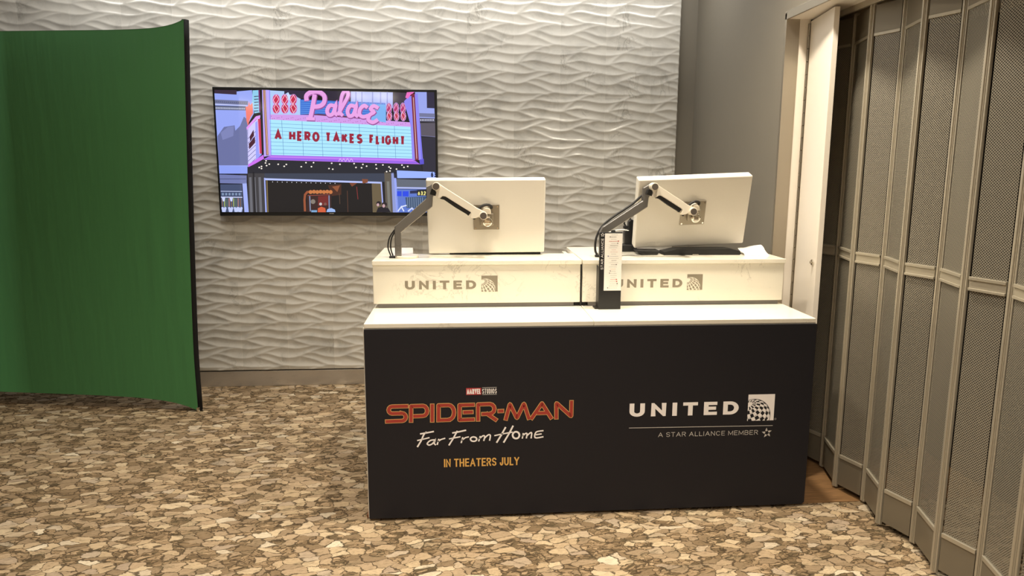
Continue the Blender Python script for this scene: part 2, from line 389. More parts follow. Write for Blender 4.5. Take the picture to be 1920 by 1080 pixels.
SUBTITLE = [(0.0054, [(-0.3428, 0.3291), (-0.34, 0.3336), (-0.3361, 0.3401), (-0.3317, 0.3474), (-0.3278, 0.3545), (-0.3244, 0.3617), (-0.3212, 0.3694), (-0.3181, 0.3766), (-0.3152, 0.3823), (-0.3123, 0.3863), (-0.3095, 0.3891), (-0.3071, 0.391), (-0.3054, 0.3923)]), (0.0054, [(-0.3297, 0.3853), (-0.3006, 0.3896), (-0.2753, 0.3941)]), (0.0044, [(-0.3423, 0.3564), (-0.2936, 0.3674)]), (0.0049, [(-0.271, 0.3575), (-0.2743, 0.3573), (-0.2791, 0.357), (-0.2844, 0.3564), (-0.289, 0.3549), (-0.2931, 0.3523), (-0.2973, 0.3487), (-0.3006, 0.345), (-0.3023, 0.3419), (-0.3019, 0.3394), (-0.3, 0.3372), (-0.2971, 0.3356), (-0.2941, 0.335), (-0.2908, 0.3355), (-0.287, 0.3369), (-0.283, 0.3391), (-0.2794, 0.3418), (-0.2761, 0.346), (-0.2728, 0.3515), (-0.2701, 0.3564), (-0.2685, 0.3585), (-0.2688, 0.3566), (-0.2705, 0.3521), (-0.2723, 0.3468), (-0.2731, 0.3426), (-0.2723, 0.34), (-0.2705, 0.3379), (-0.2686, 0.3364), (-0.2674, 0.3352)]), (0.0049, [(-0.2539, 0.3601), (-0.2605, 0.3366)]), (0.0044, [(-0.2579, 0.3489), (-0.2452, 0.3583), (-0.2281, 0.363)]), (0.0054, [(-0.2113, 0.3326), (-0.1939, 0.3611), (-0.1766, 0.393)]), (0.0054, [(-0.1961, 0.3858), (-0.1668, 0.3907), (-0.1409, 0.3962)]), (0.0044, [(-0.2101, 0.3599), (-0.1646, 0.368)]), (0.0049, [(-0.1538, 0.3646), (-0.1604, 0.3415)]), (0.0044, [(-0.1578, 0.3523), (-0.1426, 0.3638), (-0.1293, 0.3665)]), (0.0054, [(-0.1017, 0.3644), (-0.0973, 0.3613), (-0.0952, 0.3572), (-0.0957, 0.3529), (-0.0986, 0.3492), (-0.1035, 0.3468), (-0.1094, 0.3463), (-0.115, 0.3478), (-0.1193, 0.3509), (-0.1214, 0.355), (-0.121, 0.3594), (-0.118, 0.3631), (-0.1131, 0.3654), (-0.1073, 0.3659), (-0.1017, 0.3644)]), (0.0049, [(-0.0803, 0.3677), (-0.0868, 0.3467)]), (0.0049, [(-0.0838, 0.3575), (-0.0809, 0.36), (-0.0768, 0.3637), (-0.0725, 0.3673), (-0.069, 0.3695), (-0.0664, 0.3702), (-0.0641, 0.37), (-0.0625, 0.3689), (-0.0616, 0.3667), (-0.0619, 0.3628), (-0.0631, 0.3573), (-0.0646, 0.3519), (-0.0656, 0.3482)]), (0.0049, [(-0.0626, 0.359), (-0.0596, 0.3619), (-0.0553, 0.3662), (-0.0507, 0.3704), (-0.0468, 0.373), (-0.0439, 0.374), (-0.0412, 0.3739), (-0.0392, 0.3726), (-0.038, 0.3702), (-0.038, 0.3656), (-0.0389, 0.3592), (-0.0402, 0.3529), (-0.041, 0.3486)]), (0.0059, [(0.026, 0.4042), (0.0098, 0.3736), (-0.0109, 0.3389)]), (0.0059, [(0.0576, 0.4096), (0.0419, 0.3779), (0.0188, 0.3386)]), (0.0044, [(-0.0198, 0.3692), (0.0172, 0.3765), (0.0548, 0.3827)]), (0.0064, [(0.085, 0.3684), (0.0843, 0.3638), (0.0823, 0.3597), (0.0792, 0.3564), (0.0752, 0.3544), (0.0707, 0.3538), (0.0663, 0.3546), (0.0623, 0.3569), (0.0591, 0.3603), (0.057, 0.3646), (0.0563, 0.3692), (0.057, 0.3738), (0.059, 0.378), (0.0622, 0.3812), (0.0662, 0.3833), (0.0706, 0.3839), (0.075, 0.383), (0.079, 0.3808), (0.0822, 0.3774), (0.0843, 0.3731), (0.085, 0.3684)]), (0.0049, [(0.1013, 0.3758), (0.0975, 0.3541)]), (0.0049, [(0.0994, 0.3655), (0.1017, 0.3676), (0.105, 0.3707), (0.1084, 0.3737), (0.1113, 0.3755), (0.1134, 0.3761), (0.1151, 0.3759), (0.1165, 0.3748), (0.1173, 0.3728), (0.1172, 0.3689), (0.1164, 0.3635), (0.1155, 0.3583), (0.1149, 0.3546)]), (0.0049, [(0.1168, 0.365), (0.1196, 0.3676), (0.1236, 0.3714), (0.1278, 0.3752), (0.1311, 0.3776), (0.1334, 0.3785), (0.1352, 0.3786), (0.1364, 0.3776), (0.1371, 0.3753), (0.1371, 0.3709), (0.1363, 0.3646), (0.1354, 0.3584), (0.1348, 0.3541)]), (0.0049, [(0.1858, 0.3855), (0.1798, 0.385), (0.1711, 0.3843), (0.1623, 0.3829), (0.156, 0.38), (0.1523, 0.3745), (0.1501, 0.3671), (0.1499, 0.3599), (0.1522, 0.3552), (0.1588, 0.3541), (0.1689, 0.3552), (0.1791, 0.3572), (0.1861, 0.3584)]), (0.0044, [(0.1551, 0.3681), (0.1784, 0.3716)])]
SCREEN_ART = [(0,(26,23,27),[(-0.688,0.387),(0.6859,0.3918),(0.6919,-0.3798),(-0.7047,-0.3867)]),
(1,(150,165,240),[(-0.6894,0.3642),(-0.457,0.3868),(-0.4523,0.244),(-0.4931,0.1774),(-0.5077,-0.0904),(-0.6926,-0.0915)]),
(2,(62,48,62),[(-0.6881,0.3854),(-0.5515,0.3855),(-0.5531,0.3578),(-0.6878,0.3642)]),
(2,(108,114,160),[(-0.6859,0.1009),(-0.6429,0.1577),(-0.5763,0.1683),(-0.574,0.1351),(-0.5434,0.1645),(-0.5154,0.2227),(-0.4917,0.2022),(-0.5056,-0.0819),(-0.6904,-0.0831)]),
(3,(126,132,182),[(-0.6656,0.1218),(-0.6181,0.1579),(-0.5806,0.1641),(-0.5883,0.1018),(-0.656,0.0762)]),
(2,(112,116,150),[(-0.6901,0.3266),(-0.4854,0.3193),(-0.4867,0.2946),(-0.6891,0.3021)]),
(3,(70,75,105),[(-0.6778,0.3137),(-0.6796,0.3108),(-0.6829,0.3108),(-0.6843,0.3136),(-0.6825,0.3165),(-0.6792,0.3165)]),
(3,(70,75,105),[(-0.6655,0.3132),(-0.6673,0.3103),(-0.6706,0.3103),(-0.6721,0.3131),(-0.6703,0.316),(-0.667,0.316)]),
(3,(70,75,105),[(-0.6533,0.3127),(-0.6551,0.3098),(-0.6584,0.3098),(-0.6598,0.3126),(-0.658,0.3155),(-0.6547,0.3155)]),
(3,(70,75,105),[(-0.641,0.3122),(-0.6428,0.3093),(-0.6461,0.3093),(-0.6476,0.3121),(-0.6458,0.3149),(-0.6425,0.315)]),
(3,(70,75,105),[(-0.6287,0.3117),(-0.6306,0.3088),(-0.6338,0.3088),(-0.6353,0.3116),(-0.6335,0.3144),(-0.6302,0.3145)]),
(3,(70,75,105),[(-0.6165,0.3112),(-0.6183,0.3083),(-0.6216,0.3083),(-0.623,0.3111),(-0.6212,0.3139),(-0.618,0.314)]),
(3,(70,75,105),[(-0.6042,0.3106),(-0.606,0.3078),(-0.6093,0.3077),(-0.6108,0.3106),(-0.609,0.3134),(-0.6057,0.3135)]),
(3,(70,75,105),[(-0.5919,0.3101),(-0.5937,0.3073),(-0.597,0.3072),(-0.5985,0.3101),(-0.5967,0.3129),(-0.5934,0.313)]),
(3,(70,75,105),[(-0.5796,0.3096),(-0.5814,0.3068),(-0.5847,0.3067),(-0.5862,0.3095),(-0.5844,0.3124),(-0.5811,0.3124)]),
(3,(70,75,105),[(-0.5673,0.3091),(-0.5692,0.3063),(-0.5724,0.3062),(-0.5739,0.309),(-0.5721,0.3119),(-0.5688,0.3119)]),
(3,(70,75,105),[(-0.5551,0.3086),(-0.5569,0.3057),(-0.5601,0.3057),(-0.5616,0.3085),(-0.5598,0.3114),(-0.5565,0.3114)]),
(3,(70,75,105),[(-0.5428,0.3081),(-0.5446,0.3052),(-0.5478,0.3052),(-0.5493,0.308),(-0.5475,0.3109),(-0.5442,0.3109)]),
(3,(70,75,105),[(-0.5304,0.3076),(-0.5323,0.3047),(-0.5355,0.3047),(-0.537,0.3075),(-0.5352,0.3104),(-0.5319,0.3104)]),
(3,(70,75,105),[(-0.5181,0.3071),(-0.5199,0.3042),(-0.5232,0.3042),(-0.5247,0.307),(-0.5229,0.3099),(-0.5196,0.3099)]),
(3,(70,75,105),[(-0.5058,0.3066),(-0.5076,0.3037),(-0.5109,0.3037),(-0.5124,0.3065),(-0.5106,0.3094),(-0.5073,0.3094)]),
(3,(70,75,105),[(-0.4935,0.3061),(-0.4953,0.3032),(-0.4986,0.3032),(-0.5001,0.306),(-0.4983,0.3089),(-0.495,0.3089)]),
(3,(200,205,235),[(-0.6892,0.3005),(-0.495,0.2929),(-0.4953,0.2888),(-0.6895,0.2955)]),
(2,(92,98,125),[(-0.689,0.2906),(-0.4995,0.2871),(-0.5009,0.2616),(-0.6891,0.2627)]),
(3,(205,210,235),[(-0.6864,0.28),(-0.6823,0.28),(-0.683,0.2694),(-0.6871,0.2693)]),
(3,(205,210,235),[(-0.678,0.2798),(-0.6739,0.2799),(-0.6746,0.2692),(-0.6787,0.2692)]),
(3,(205,210,235),[(-0.6697,0.2797),(-0.6656,0.2797),(-0.6662,0.2691),(-0.6703,0.269)]),
(3,(205,210,235),[(-0.6613,0.2795),(-0.6572,0.2796),(-0.6579,0.2689),(-0.662,0.2689)]),
(3,(205,210,235),[(-0.653,0.2794),(-0.6489,0.2794),(-0.6495,0.2688),(-0.6536,0.2687)]),
(3,(205,210,235),[(-0.6446,0.2793),(-0.6405,0.2793),(-0.6412,0.2686),(-0.6453,0.2686)]),
(3,(205,210,235),[(-0.6363,0.2791),(-0.6322,0.2791),(-0.6328,0.2685),(-0.6369,0.2684)]),
(3,(205,210,235),[(-0.6279,0.279),(-0.6238,0.279),(-0.6244,0.2683),(-0.6285,0.2683)]),
(3,(205,210,235),[(-0.6195,0.2788),(-0.6154,0.2788),(-0.6161,0.2682),(-0.6202,0.2681)]),
(3,(205,210,235),[(-0.6112,0.2787),(-0.6071,0.2787),(-0.6077,0.268),(-0.6118,0.268)]),
(3,(205,210,235),[(-0.6028,0.2785),(-0.5987,0.2786),(-0.5993,0.2679),(-0.6034,0.2678)]),
(3,(205,210,235),[(-0.5944,0.2784),(-0.5903,0.2784),(-0.5909,0.2677),(-0.5951,0.2677)]),
(3,(205,210,235),[(-0.5861,0.2782),(-0.5819,0.2783),(-0.5826,0.2676),(-0.5867,0.2675)]),
(3,(205,210,235),[(-0.5777,0.2781),(-0.5736,0.2781),(-0.5742,0.2674),(-0.5783,0.2674)]),
(3,(205,210,235),[(-0.5693,0.2779),(-0.5652,0.278),(-0.5658,0.2673),(-0.5699,0.2672)]),
(3,(205,210,235),[(-0.5609,0.2778),(-0.5568,0.2778),(-0.5574,0.2671),(-0.5615,0.2671)]),
(3,(205,210,235),[(-0.5525,0.2776),(-0.5484,0.2777),(-0.549,0.267),(-0.5531,0.2669)]),
(3,(205,210,235),[(-0.5442,0.2775),(-0.54,0.2775),(-0.5406,0.2668),(-0.5448,0.2668)]),
(3,(205,210,235),[(-0.5358,0.2773),(-0.5316,0.2774),(-0.5322,0.2667),(-0.5364,0.2666)]),
(3,(205,210,235),[(-0.5274,0.2772),(-0.5233,0.2772),(-0.5239,0.2665),(-0.528,0.2665)]),
(3,(205,210,235),[(-0.519,0.277),(-0.5149,0.2771),(-0.5155,0.2664),(-0.5196,0.2663)]),
(3,(205,210,235),[(-0.5106,0.2769),(-0.5065,0.2769),(-0.5071,0.2662),(-0.5112,0.2662)]),
(2,(140,200,232),[(-0.453,0.3852),(-0.4118,0.3874),(-0.4131,0.251),(-0.4482,0.244),(-0.4616,0.3015)]),
(3,(60,80,110),[(-0.4466,0.3509),(-0.4193,0.3529),(-0.4179,0.348),(-0.4453,0.3444)]),
(3,(60,80,110),[(-0.4476,0.3329),(-0.4203,0.3349),(-0.4189,0.33),(-0.4463,0.3263)]),
(3,(60,80,110),[(-0.4485,0.3148),(-0.4212,0.3168),(-0.4198,0.3119),(-0.4472,0.3083)]),
(3,(60,80,110),[(-0.4495,0.2967),(-0.4222,0.2987),(-0.4208,0.2938),(-0.4482,0.2902)]),
(3,(60,80,110),[(-0.4505,0.2786),(-0.4231,0.2806),(-0.4217,0.2757),(-0.4492,0.272)]),
(3,(60,80,110),[(-0.4514,0.2605),(-0.4241,0.2624),(-0.4227,0.2575),(-0.4501,0.2539)]),
(4,(120,40,110),[(-0.4175,0.3873),(-0.4093,0.3874),(-0.4113,0.2527),(-0.4196,0.2526)]),
(3,(238,122,112),[(-0.5022,0.283),(-0.4871,0.2881),(-0.4789,0.3177),(-0.4736,0.2932),(-0.4579,0.3098),(-0.4581,0.2439),(-0.476,0.219),(-0.4937,0.1658),(-0.5017,0.2021)]),
(2,(205,200,250),[(-0.5016,0.1425),(-0.4177,0.2262),(-0.4185,-0.0139),(-0.5077,-0.0904)]),
(3,(150,158,250),[(-0.4471,0.1862),(-0.4185,0.2113),(-0.4185,-0.0139),(-0.4553,-0.0479)]),
(3,(70,70,130),(0.0026,[(-0.4981,0.0859),(-0.4475,0.1322)])),
(3,(70,70,130),(0.0026,[(-0.4996,0.0575),(-0.449,0.1039)])),
(3,(70,70,130),(0.0026,[(-0.5012,0.0291),(-0.4505,0.0755)])),
(3,(70,70,130),(0.0026,[(-0.5027,0.0006),(-0.452,0.047)])),
(3,(70,70,130),(0.0026,[(-0.5043,-0.028),(-0.4535,0.0185)])),
(3,(70,70,130),(0.0026,[(-0.5059,-0.0566),(-0.455,-0.01)])),
(3,(70,70,130),(0.0026,[(-0.5074,-0.0853),(-0.4565,-0.0386)])),
(4,(70,25,45),[(-0.4874,0.0985),(-0.4602,0.1429),(-0.4589,0.1046),(-0.4856,0.071)]),
(4,(70,25,45),[(-0.4948,0.0542),(-0.4542,0.0996),(-0.4546,0.0612),(-0.4934,0.0191)]),
(4,(222,150,240),[(-0.5042,0.1557),(-0.4409,0.2259),(-0.414,0.2328),(-0.4148,0.2179),(-0.4403,0.2061),(-0.5018,0.1391)]),
(4,(200,110,235),[(-0.507,-0.0769),(-0.4076,-0.0139),(-0.4047,-0.0391),(-0.5046,-0.0954)]),
(4,(192,52,85),[(-0.4301,0.2095),(-0.4135,0.2113),(-0.4165,-0.0072),(-0.429,-0.0073)]),
(4,(225,170,220),[(-0.4332,0.2153),(-0.4282,0.2153),(-0.4283,-0.0106),(-0.4333,-0.0107)]),
(3,(182,165,245),[(-0.3952,0.39),(-0.345,0.3882),(-0.3602,-0.0186),(-0.4041,-0.0265)]),
(4,(118,62,64),[(-0.3895,0.3885),(-0.373,0.3887),(-0.3734,-0.0153),(-0.3895,-0.0188)]),
(5,(236,190,150),(0.0035,[(-0.3838,0.3877),(-0.3836,0.2117),(-0.3826,-0.0137)])),
(5,(240,200,170),(0.0026,[(-0.3763,0.3878),(-0.377,0.2117),(-0.3767,-0.0136)])),
(5,(130,130,235),(0.0044,[(-0.3483,0.3882),(-0.3525,0.2037),(-0.3583,-0.0135)])),
(2,(172,200,240),[(-0.3451,0.3866),(-0.1585,0.3792),(-0.1584,0.2265),(-0.3526,0.2352)]),
(3,(52,46,66),[(-0.2574,0.3894),(-0.1142,0.3864),(-0.1188,0.3369),(-0.1619,0.3381),(-0.2024,0.3606),(-0.2272,0.3619),(-0.2349,0.3766),(-0.2587,0.3615)]),
(4,(200,220,250),[(-0.2442,0.3535),(-0.2324,0.3766),(-0.2226,0.3537),(-0.2238,0.3291),(-0.2453,0.3288)]),
(3,(205,150,225),[(-0.285,0.3316),(-0.2907,0.3112),(-0.3037,0.2985),(-0.3191,0.2983),(-0.3309,0.3107),(-0.3346,0.331),(-0.3289,0.3513),(-0.3159,0.364),(-0.3006,0.3642),(-0.2887,0.3518)]),
(3,(205,150,225),[(-0.2868,0.2756),(-0.2927,0.2551),(-0.3062,0.2423),(-0.3221,0.2422),(-0.3343,0.2546),(-0.3382,0.275),(-0.3323,0.2954),(-0.3189,0.3081),(-0.303,0.3083),(-0.2907,0.2959)]),
(4,(196,45,78),[(-0.2891,0.3315),(-0.2939,0.3136),(-0.3048,0.3024),(-0.3176,0.3022),(-0.3274,0.3132),(-0.3305,0.331),(-0.3257,0.349),(-0.3148,0.3601),(-0.302,0.3603),(-0.2922,0.3494)]),
(4,(190,42,72),[(-0.291,0.2755),(-0.2959,0.258),(-0.3072,0.247),(-0.3206,0.2469),(-0.3308,0.2576),(-0.3341,0.275),(-0.3291,0.2925),(-0.3178,0.3034),(-0.3045,0.3036),(-0.2942,0.2929)]),
(5,(245,200,225),(0.0035,[(-0.3282,0.3278),(-0.3085,0.3592),(-0.2932,0.3323),(-0.3271,0.2825),(-0.3121,0.2488),(-0.2943,0.2746),(-0.3222,0.3155),(-0.3282,0.3278)])),
(3,(205,150,225),[(-0.2311,0.3323),(-0.2368,0.3119),(-0.2498,0.2991),(-0.2652,0.299),(-0.277,0.3114),(-0.2808,0.3317),(-0.2751,0.352),(-0.2621,0.3647),(-0.2468,0.3649),(-0.2349,0.3525)]),
(3,(205,150,225),[(-0.2328,0.2762),(-0.2387,0.2557),(-0.2521,0.2429),(-0.2681,0.2428),(-0.2804,0.2552),(-0.2843,0.2756),(-0.2784,0.296),(-0.265,0.3088),(-0.2491,0.3089),(-0.2368,0.2965)]),
(4,(196,45,78),[(-0.2352,0.3322),(-0.24,0.3142),(-0.2509,0.303),(-0.2637,0.3029),(-0.2736,0.3138),(-0.2767,0.3317),(-0.2719,0.3496),(-0.261,0.3608),(-0.2482,0.361),(-0.2384,0.3501)]),
(4,(190,42,72),[(-0.237,0.2761),(-0.2419,0.2586),(-0.2532,0.2476),(-0.2666,0.2475),(-0.2769,0.2582),(-0.2802,0.2756),(-0.2752,0.2931),(-0.2639,0.3041),(-0.2506,0.3042),(-0.2403,0.2936)]),
(5,(245,200,225),(0.0035,[(-0.2744,0.3284),(-0.2547,0.3599),(-0.2393,0.333),(-0.2732,0.2831),(-0.2581,0.2494),(-0.2403,0.2753),(-0.2683,0.3162),(-0.2744,0.3284)])),
(3,(205,150,225),[(-0.1788,0.3329),(-0.1844,0.3125),(-0.1975,0.2998),(-0.2129,0.2996),(-0.2248,0.312),(-0.2286,0.3323),(-0.2229,0.3527),(-0.2099,0.3654),(-0.1945,0.3656),(-0.1826,0.3532)]),
(3,(205,150,225),[(-0.1804,0.2768),(-0.1862,0.2563),(-0.1997,0.2435),(-0.2157,0.2433),(-0.228,0.2558),(-0.232,0.2762),(-0.2261,0.2966),(-0.2127,0.3094),(-0.1968,0.3096),(-0.1844,0.2971)]),
(4,(196,45,78),[(-0.1829,0.3329),(-0.1877,0.3149),(-0.1986,0.3037),(-0.2114,0.3035),(-0.2213,0.3145),(-0.2244,0.3323),(-0.2197,0.3503),(-0.2088,0.3615),(-0.196,0.3616),(-0.1861,0.3507)]),
(4,(190,42,72),[(-0.1846,0.2767),(-0.1895,0.2592),(-0.2008,0.2482),(-0.2142,0.2481),(-0.2245,0.2588),(-0.2278,0.2762),(-0.2229,0.2938),(-0.2116,0.3047),(-0.1983,0.3048),(-0.1879,0.2942)]),
(5,(245,200,225),(0.0035,[(-0.2221,0.3291),(-0.2024,0.3606),(-0.1871,0.3336),(-0.2208,0.2837),(-0.2057,0.25),(-0.1879,0.2759),(-0.216,0.3168),(-0.2221,0.3291)])),
(3,(48,42,58),[(-0.0226,0.3892),(0.1585,0.3866),(0.1565,0.3254),(0.0459,0.3241),(-0.0204,0.3398)]),
(3,(172,182,238),[(0.1568,0.3866),(0.4223,0.3843),(0.4201,0.287),(0.154,0.3005)]),
(4,(130,140,205),[(0.186,0.3837),(0.1936,0.3838),(0.1908,0.296),(0.1833,0.2959)]),
(4,(130,140,205),[(0.2238,0.3842),(0.2313,0.3843),(0.2287,0.2964),(0.2211,0.2963)]),
(4,(130,140,205),[(0.291,0.385),(0.2985,0.3851),(0.2961,0.2972),(0.2885,0.2971)]),
(4,(130,140,205),[(0.3414,0.3857),(0.349,0.3858),(0.3468,0.2978),(0.3392,0.2977)]),
(4,(130,140,205),[(0.3836,0.3862),(0.3912,0.3863),(0.3891,0.2983),(0.3814,0.2982)]),
(3,(64,56,70),[(0.4223,0.3843),(0.5119,0.3829),(0.5086,0.3047),(0.4203,0.2953)]),
(3,(62,112,205),[(-0.1605,0.3331),(0.3735,0.3181),(0.3744,0.1819),(-0.165,0.2289)]),
(4,(95,150,230),(0.0035,[(-0.1584,0.3233),(0.3732,0.3064)])),
(4,(95,150,230),(0.0035,[(-0.159,0.3109),(0.3728,0.2923)])),
(4,(95,150,230),(0.0035,[(-0.1595,0.2985),(0.3725,0.2781)])),
(4,(95,150,230),(0.0035,[(-0.16,0.2861),(0.3721,0.2639)])),
(4,(95,150,230),(0.0035,[(-0.1606,0.2737),(0.3718,0.2497)])),
(4,(95,150,230),(0.0035,[(-0.1611,0.2613),(0.3714,0.2355)])),
(4,(95,150,230),(0.0035,[(-0.1616,0.2488),(0.3711,0.2213)])),
(5,(120,175,235),[(0.2763,0.3103),(0.3774,0.3065),(0.3747,0.1945),(0.2819,0.2103)]),
(4,(205,152,228),[(-0.3574,0.2384),(-0.0578,0.2367),(0.5338,0.1978),(0.5332,0.1692),(-0.359,0.2069)]),
(5,(150,80,130),[(-0.3431,0.227),(-0.3449,0.2246),(-0.3476,0.2255),(-0.3475,0.2284),(-0.3447,0.2293)]),
(5,(150,80,130),[(-0.1801,0.2081),(-0.1819,0.2057),(-0.1847,0.2066),(-0.1845,0.2095),(-0.1817,0.2105)]),
(5,(150,80,130),[(-0.0154,0.2075),(-0.0172,0.2051),(-0.02,0.206),(-0.0199,0.2089),(-0.017,0.2098)]),
(5,(150,80,130),[(0.1501,0.2068),(0.1483,0.2044),(0.1455,0.2053),(0.1456,0.2082),(0.1485,0.2092)]),
(5,(150,80,130),[(0.316,0.1877),(0.3142,0.1853),(0.3114,0.1862),(0.3115,0.1892),(0.3143,0.1901)]),
(5,(150,80,130),[(0.4833,0.187),(0.4815,0.1846),(0.4786,0.1855),(0.4787,0.1885),(0.4816,0.1894)]),
(5,(150,80,130),[(-0.2087,0.2201),(-0.2106,0.2177),(-0.2133,0.2185),(-0.2132,0.2215),(-0.2104,0.2224)]),
(5,(150,80,130),[(-0.045,0.2011),(-0.0468,0.1987),(-0.0496,0.1996),(-0.0494,0.2025),(-0.0466,0.2035)]),
(5,(150,80,130),[(0.1205,0.2005),(0.1186,0.1981),(0.1158,0.1989),(0.1159,0.2019),(0.1188,0.2028)]),
(5,(150,80,130),[(0.2867,0.1998),(0.2849,0.1974),(0.2821,0.1983),(0.2822,0.2012),(0.285,0.2022)]),
(5,(150,80,130),[(0.4534,0.1806),(0.4516,0.1782),(0.4487,0.1791),(0.4488,0.1821),(0.4517,0.183)]),
(5,(150,80,130),[(-0.2382,0.2137),(-0.24,0.2113),(-0.2428,0.2122),(-0.2426,0.2151),(-0.2398,0.2161)]),
(5,(150,80,130),[(-0.0738,0.2131),(-0.0756,0.2107),(-0.0784,0.2116),(-0.0783,0.2145),(-0.0754,0.2155)]),
(5,(150,80,130),[(0.0908,0.1941),(0.089,0.1917),(0.0862,0.1926),(0.0863,0.1955),(0.0891,0.1965)]),
(5,(150,80,130),[(0.2569,0.1934),(0.2551,0.191),(0.2523,0.1919),(0.2524,0.1948),(0.2552,0.1958)]),
(5,(150,80,130),[(0.4239,0.1927),(0.4221,0.1903),(0.4192,0.1912),(0.4193,0.1942),(0.4222,0.1951)]),
(5,(150,80,130),[(-0.2676,0.2074),(-0.2694,0.205),(-0.2722,0.2059),(-0.272,0.2088),(-0.2692,0.2098)]),
(5,(150,80,130),[(-0.1033,0.2068),(-0.1051,0.2044),(-0.1079,0.2052),(-0.1078,0.2082),(-0.1049,0.2091)]),
(5,(150,80,130),[(0.0618,0.2061),(0.06,0.2037),(0.0572,0.2046),(0.0573,0.2075),(0.0601,0.2085)]),
(5,(150,80,130),[(0.2272,0.187),(0.2253,0.1846),(0.2225,0.1855),(0.2226,0.1885),(0.2255,0.1894)]),
(5,(150,80,130),[(0.394,0.1863),(0.3922,0.1839),(0.3894,0.1848),(0.3894,0.1878),(0.3923,0.1887)]),
(5,(150,80,130),[(-0.2961,0.2193),(-0.298,0.217),(-0.3007,0.2178),(-0.3006,0.2208),(-0.2977,0.2217)]),
(5,(150,80,130),[(-0.1321,0.2187),(-0.1339,0.2163),(-0.1367,0.2172),(-0.1365,0.2201),(-0.1337,0.2211)]),
(5,(150,80,130),[(0.0322,0.1998),(0.0303,0.1974),(0.0275,0.1982),(0.0277,0.2012),(0.0305,0.2021)]),
(5,(150,80,130),[(0.198,0.1991),(0.1961,0.1967),(0.1933,0.1976),(0.1934,0.2005),(0.1963,0.2014)]),
(5,(150,80,130),[(0.3646,0.1984),(0.3628,0.196),(0.36,0.1969),(0.36,0.1998),(0.3629,0.2008)]),
(5,(150,80,130),[(-0.3255,0.213),(-0.3273,0.2106),(-0.3301,0.2115),(-0.3299,0.2144),(-0.3271,0.2154)]),
(5,(150,80,130),[(-0.1615,0.2124),(-0.1634,0.21),(-0.1661,0.2109),(-0.166,0.2138),(-0.1632,0.2147)]),
(5,(150,80,130),[(0.0032,0.2117),(0.0014,0.2093),(-0.0014,0.2102),(-0.0013,0.2132),(0.0016,0.2141)]),
(5,(150,80,130),[(0.1682,0.1927),(0.1664,0.1903),(0.1636,0.1912),(0.1637,0.1941),(0.1666,0.1951)]),
(5,(150,80,130),[(0.3348,0.192),(0.3329,0.1896),(0.3301,0.1905),(0.3302,0.1935),(0.3331,0.1944)]),
(5,(150,80,130),[(0.5021,0.1913),(0.5003,0.1889),(0.4975,0.1898),(0.4975,0.1928),(0.5004,0.1937)]),
(5,(150,80,130),[(-0.191,0.2061),(-0.1928,0.2037),(-0.1956,0.2045),(-0.1955,0.2075),(-0.1926,0.2084)]),
(5,(150,80,130),[(-0.0264,0.2054),(-0.0282,0.203),(-0.031,0.2039),(-0.0308,0.2068),(-0.028,0.2078)]),
(5,(150,80,130),[(0.1391,0.2047),(0.1373,0.2023),(0.1345,0.2032),(0.1346,0.2062),(0.1375,0.2071)]),
(5,(150,80,130),[(0.3049,0.1856),(0.3031,0.1832),(0.3003,0.1841),(0.3004,0.1871),(0.3033,0.188)]),
(5,(150,80,130),[(0.4722,0.1849),(0.4704,0.1825),(0.4675,0.1834),(0.4676,0.1864),(0.4705,0.1873)]),
(5,(150,80,130),[(-0.2197,0.218),(-0.2215,0.2156),(-0.2242,0.2165),(-0.2241,0.2194),(-0.2213,0.2203)]),
(5,(150,80,130),[(-0.0559,0.1991),(-0.0578,0.1967),(-0.0605,0.1975),(-0.0604,0.2005),(-0.0576,0.2014)]),
(5,(150,80,130),[(0.1095,0.1984),(0.1076,0.196),(0.1048,0.1969),(0.1049,0.1998),(0.1078,0.2007)]),
(5,(150,80,130),[(0.2756,0.1977),(0.2738,0.1953),(0.271,0.1962),(0.2711,0.1991),(0.274,0.2001)]),
(5,(150,80,130),[(0.4423,0.1785),(0.4405,0.1761),(0.4376,0.177),(0.4377,0.18),(0.4406,0.1809)]),
(5,(150,80,130),[(-0.2491,0.2117),(-0.2509,0.2093),(-0.2537,0.2102),(-0.2535,0.2131),(-0.2507,0.214)]),
(5,(150,80,130),[(-0.0847,0.211),(-0.0866,0.2086),(-0.0893,0.2095),(-0.0892,0.2124),(-0.0864,0.2134)]),
(5,(150,80,130),[(0.0804,0.2104),(0.0786,0.208),(0.0758,0.2089),(0.0759,0.2118),(0.0788,0.2127)]),
(5,(150,80,130),[(0.2459,0.1913),(0.2441,0.1889),(0.2412,0.1898),(0.2413,0.1928),(0.2442,0.1937)]),
(5,(150,80,130),[(0.4128,0.1906),(0.411,0.1882),(0.4081,0.1891),(0.4082,0.1921),(0.4111,0.193)]),
(5,(150,80,130),[(-0.2776,0.2236),(-0.2795,0.2212),(-0.2822,0.2221),(-0.2821,0.225),(-0.2792,0.2259)]),
(5,(150,80,130),[(-0.1143,0.2047),(-0.1161,0.2023),(-0.1189,0.2032),(-0.1187,0.2061),(-0.1159,0.207)]),
(5,(150,80,130),[(0.0508,0.204),(0.049,0.2016),(0.0462,0.2025),(0.0463,0.2055),(0.0491,0.2064)]),
(5,(150,80,130),[(0.2167,0.2034),(0.2148,0.201),(0.212,0.2018),(0.2121,0.2048),(0.215,0.2057)]),
(5,(150,80,130),[(0.3829,0.1842),(0.3811,0.1818),(0.3783,0.1827),(0.3783,0.1857),(0.3812,0.1866)]),
(5,(150,80,130),[(-0.307,0.2173),(-0.3089,0.2149),(-0.3116,0.2158),(-0.3115,0.2187),(-0.3086,0.2196)]),
(5,(150,80,130),[(-0.143,0.2166),(-0.1448,0.2143),(-0.1476,0.2151),(-0.1475,0.2181),(-0.1446,0.219)]),
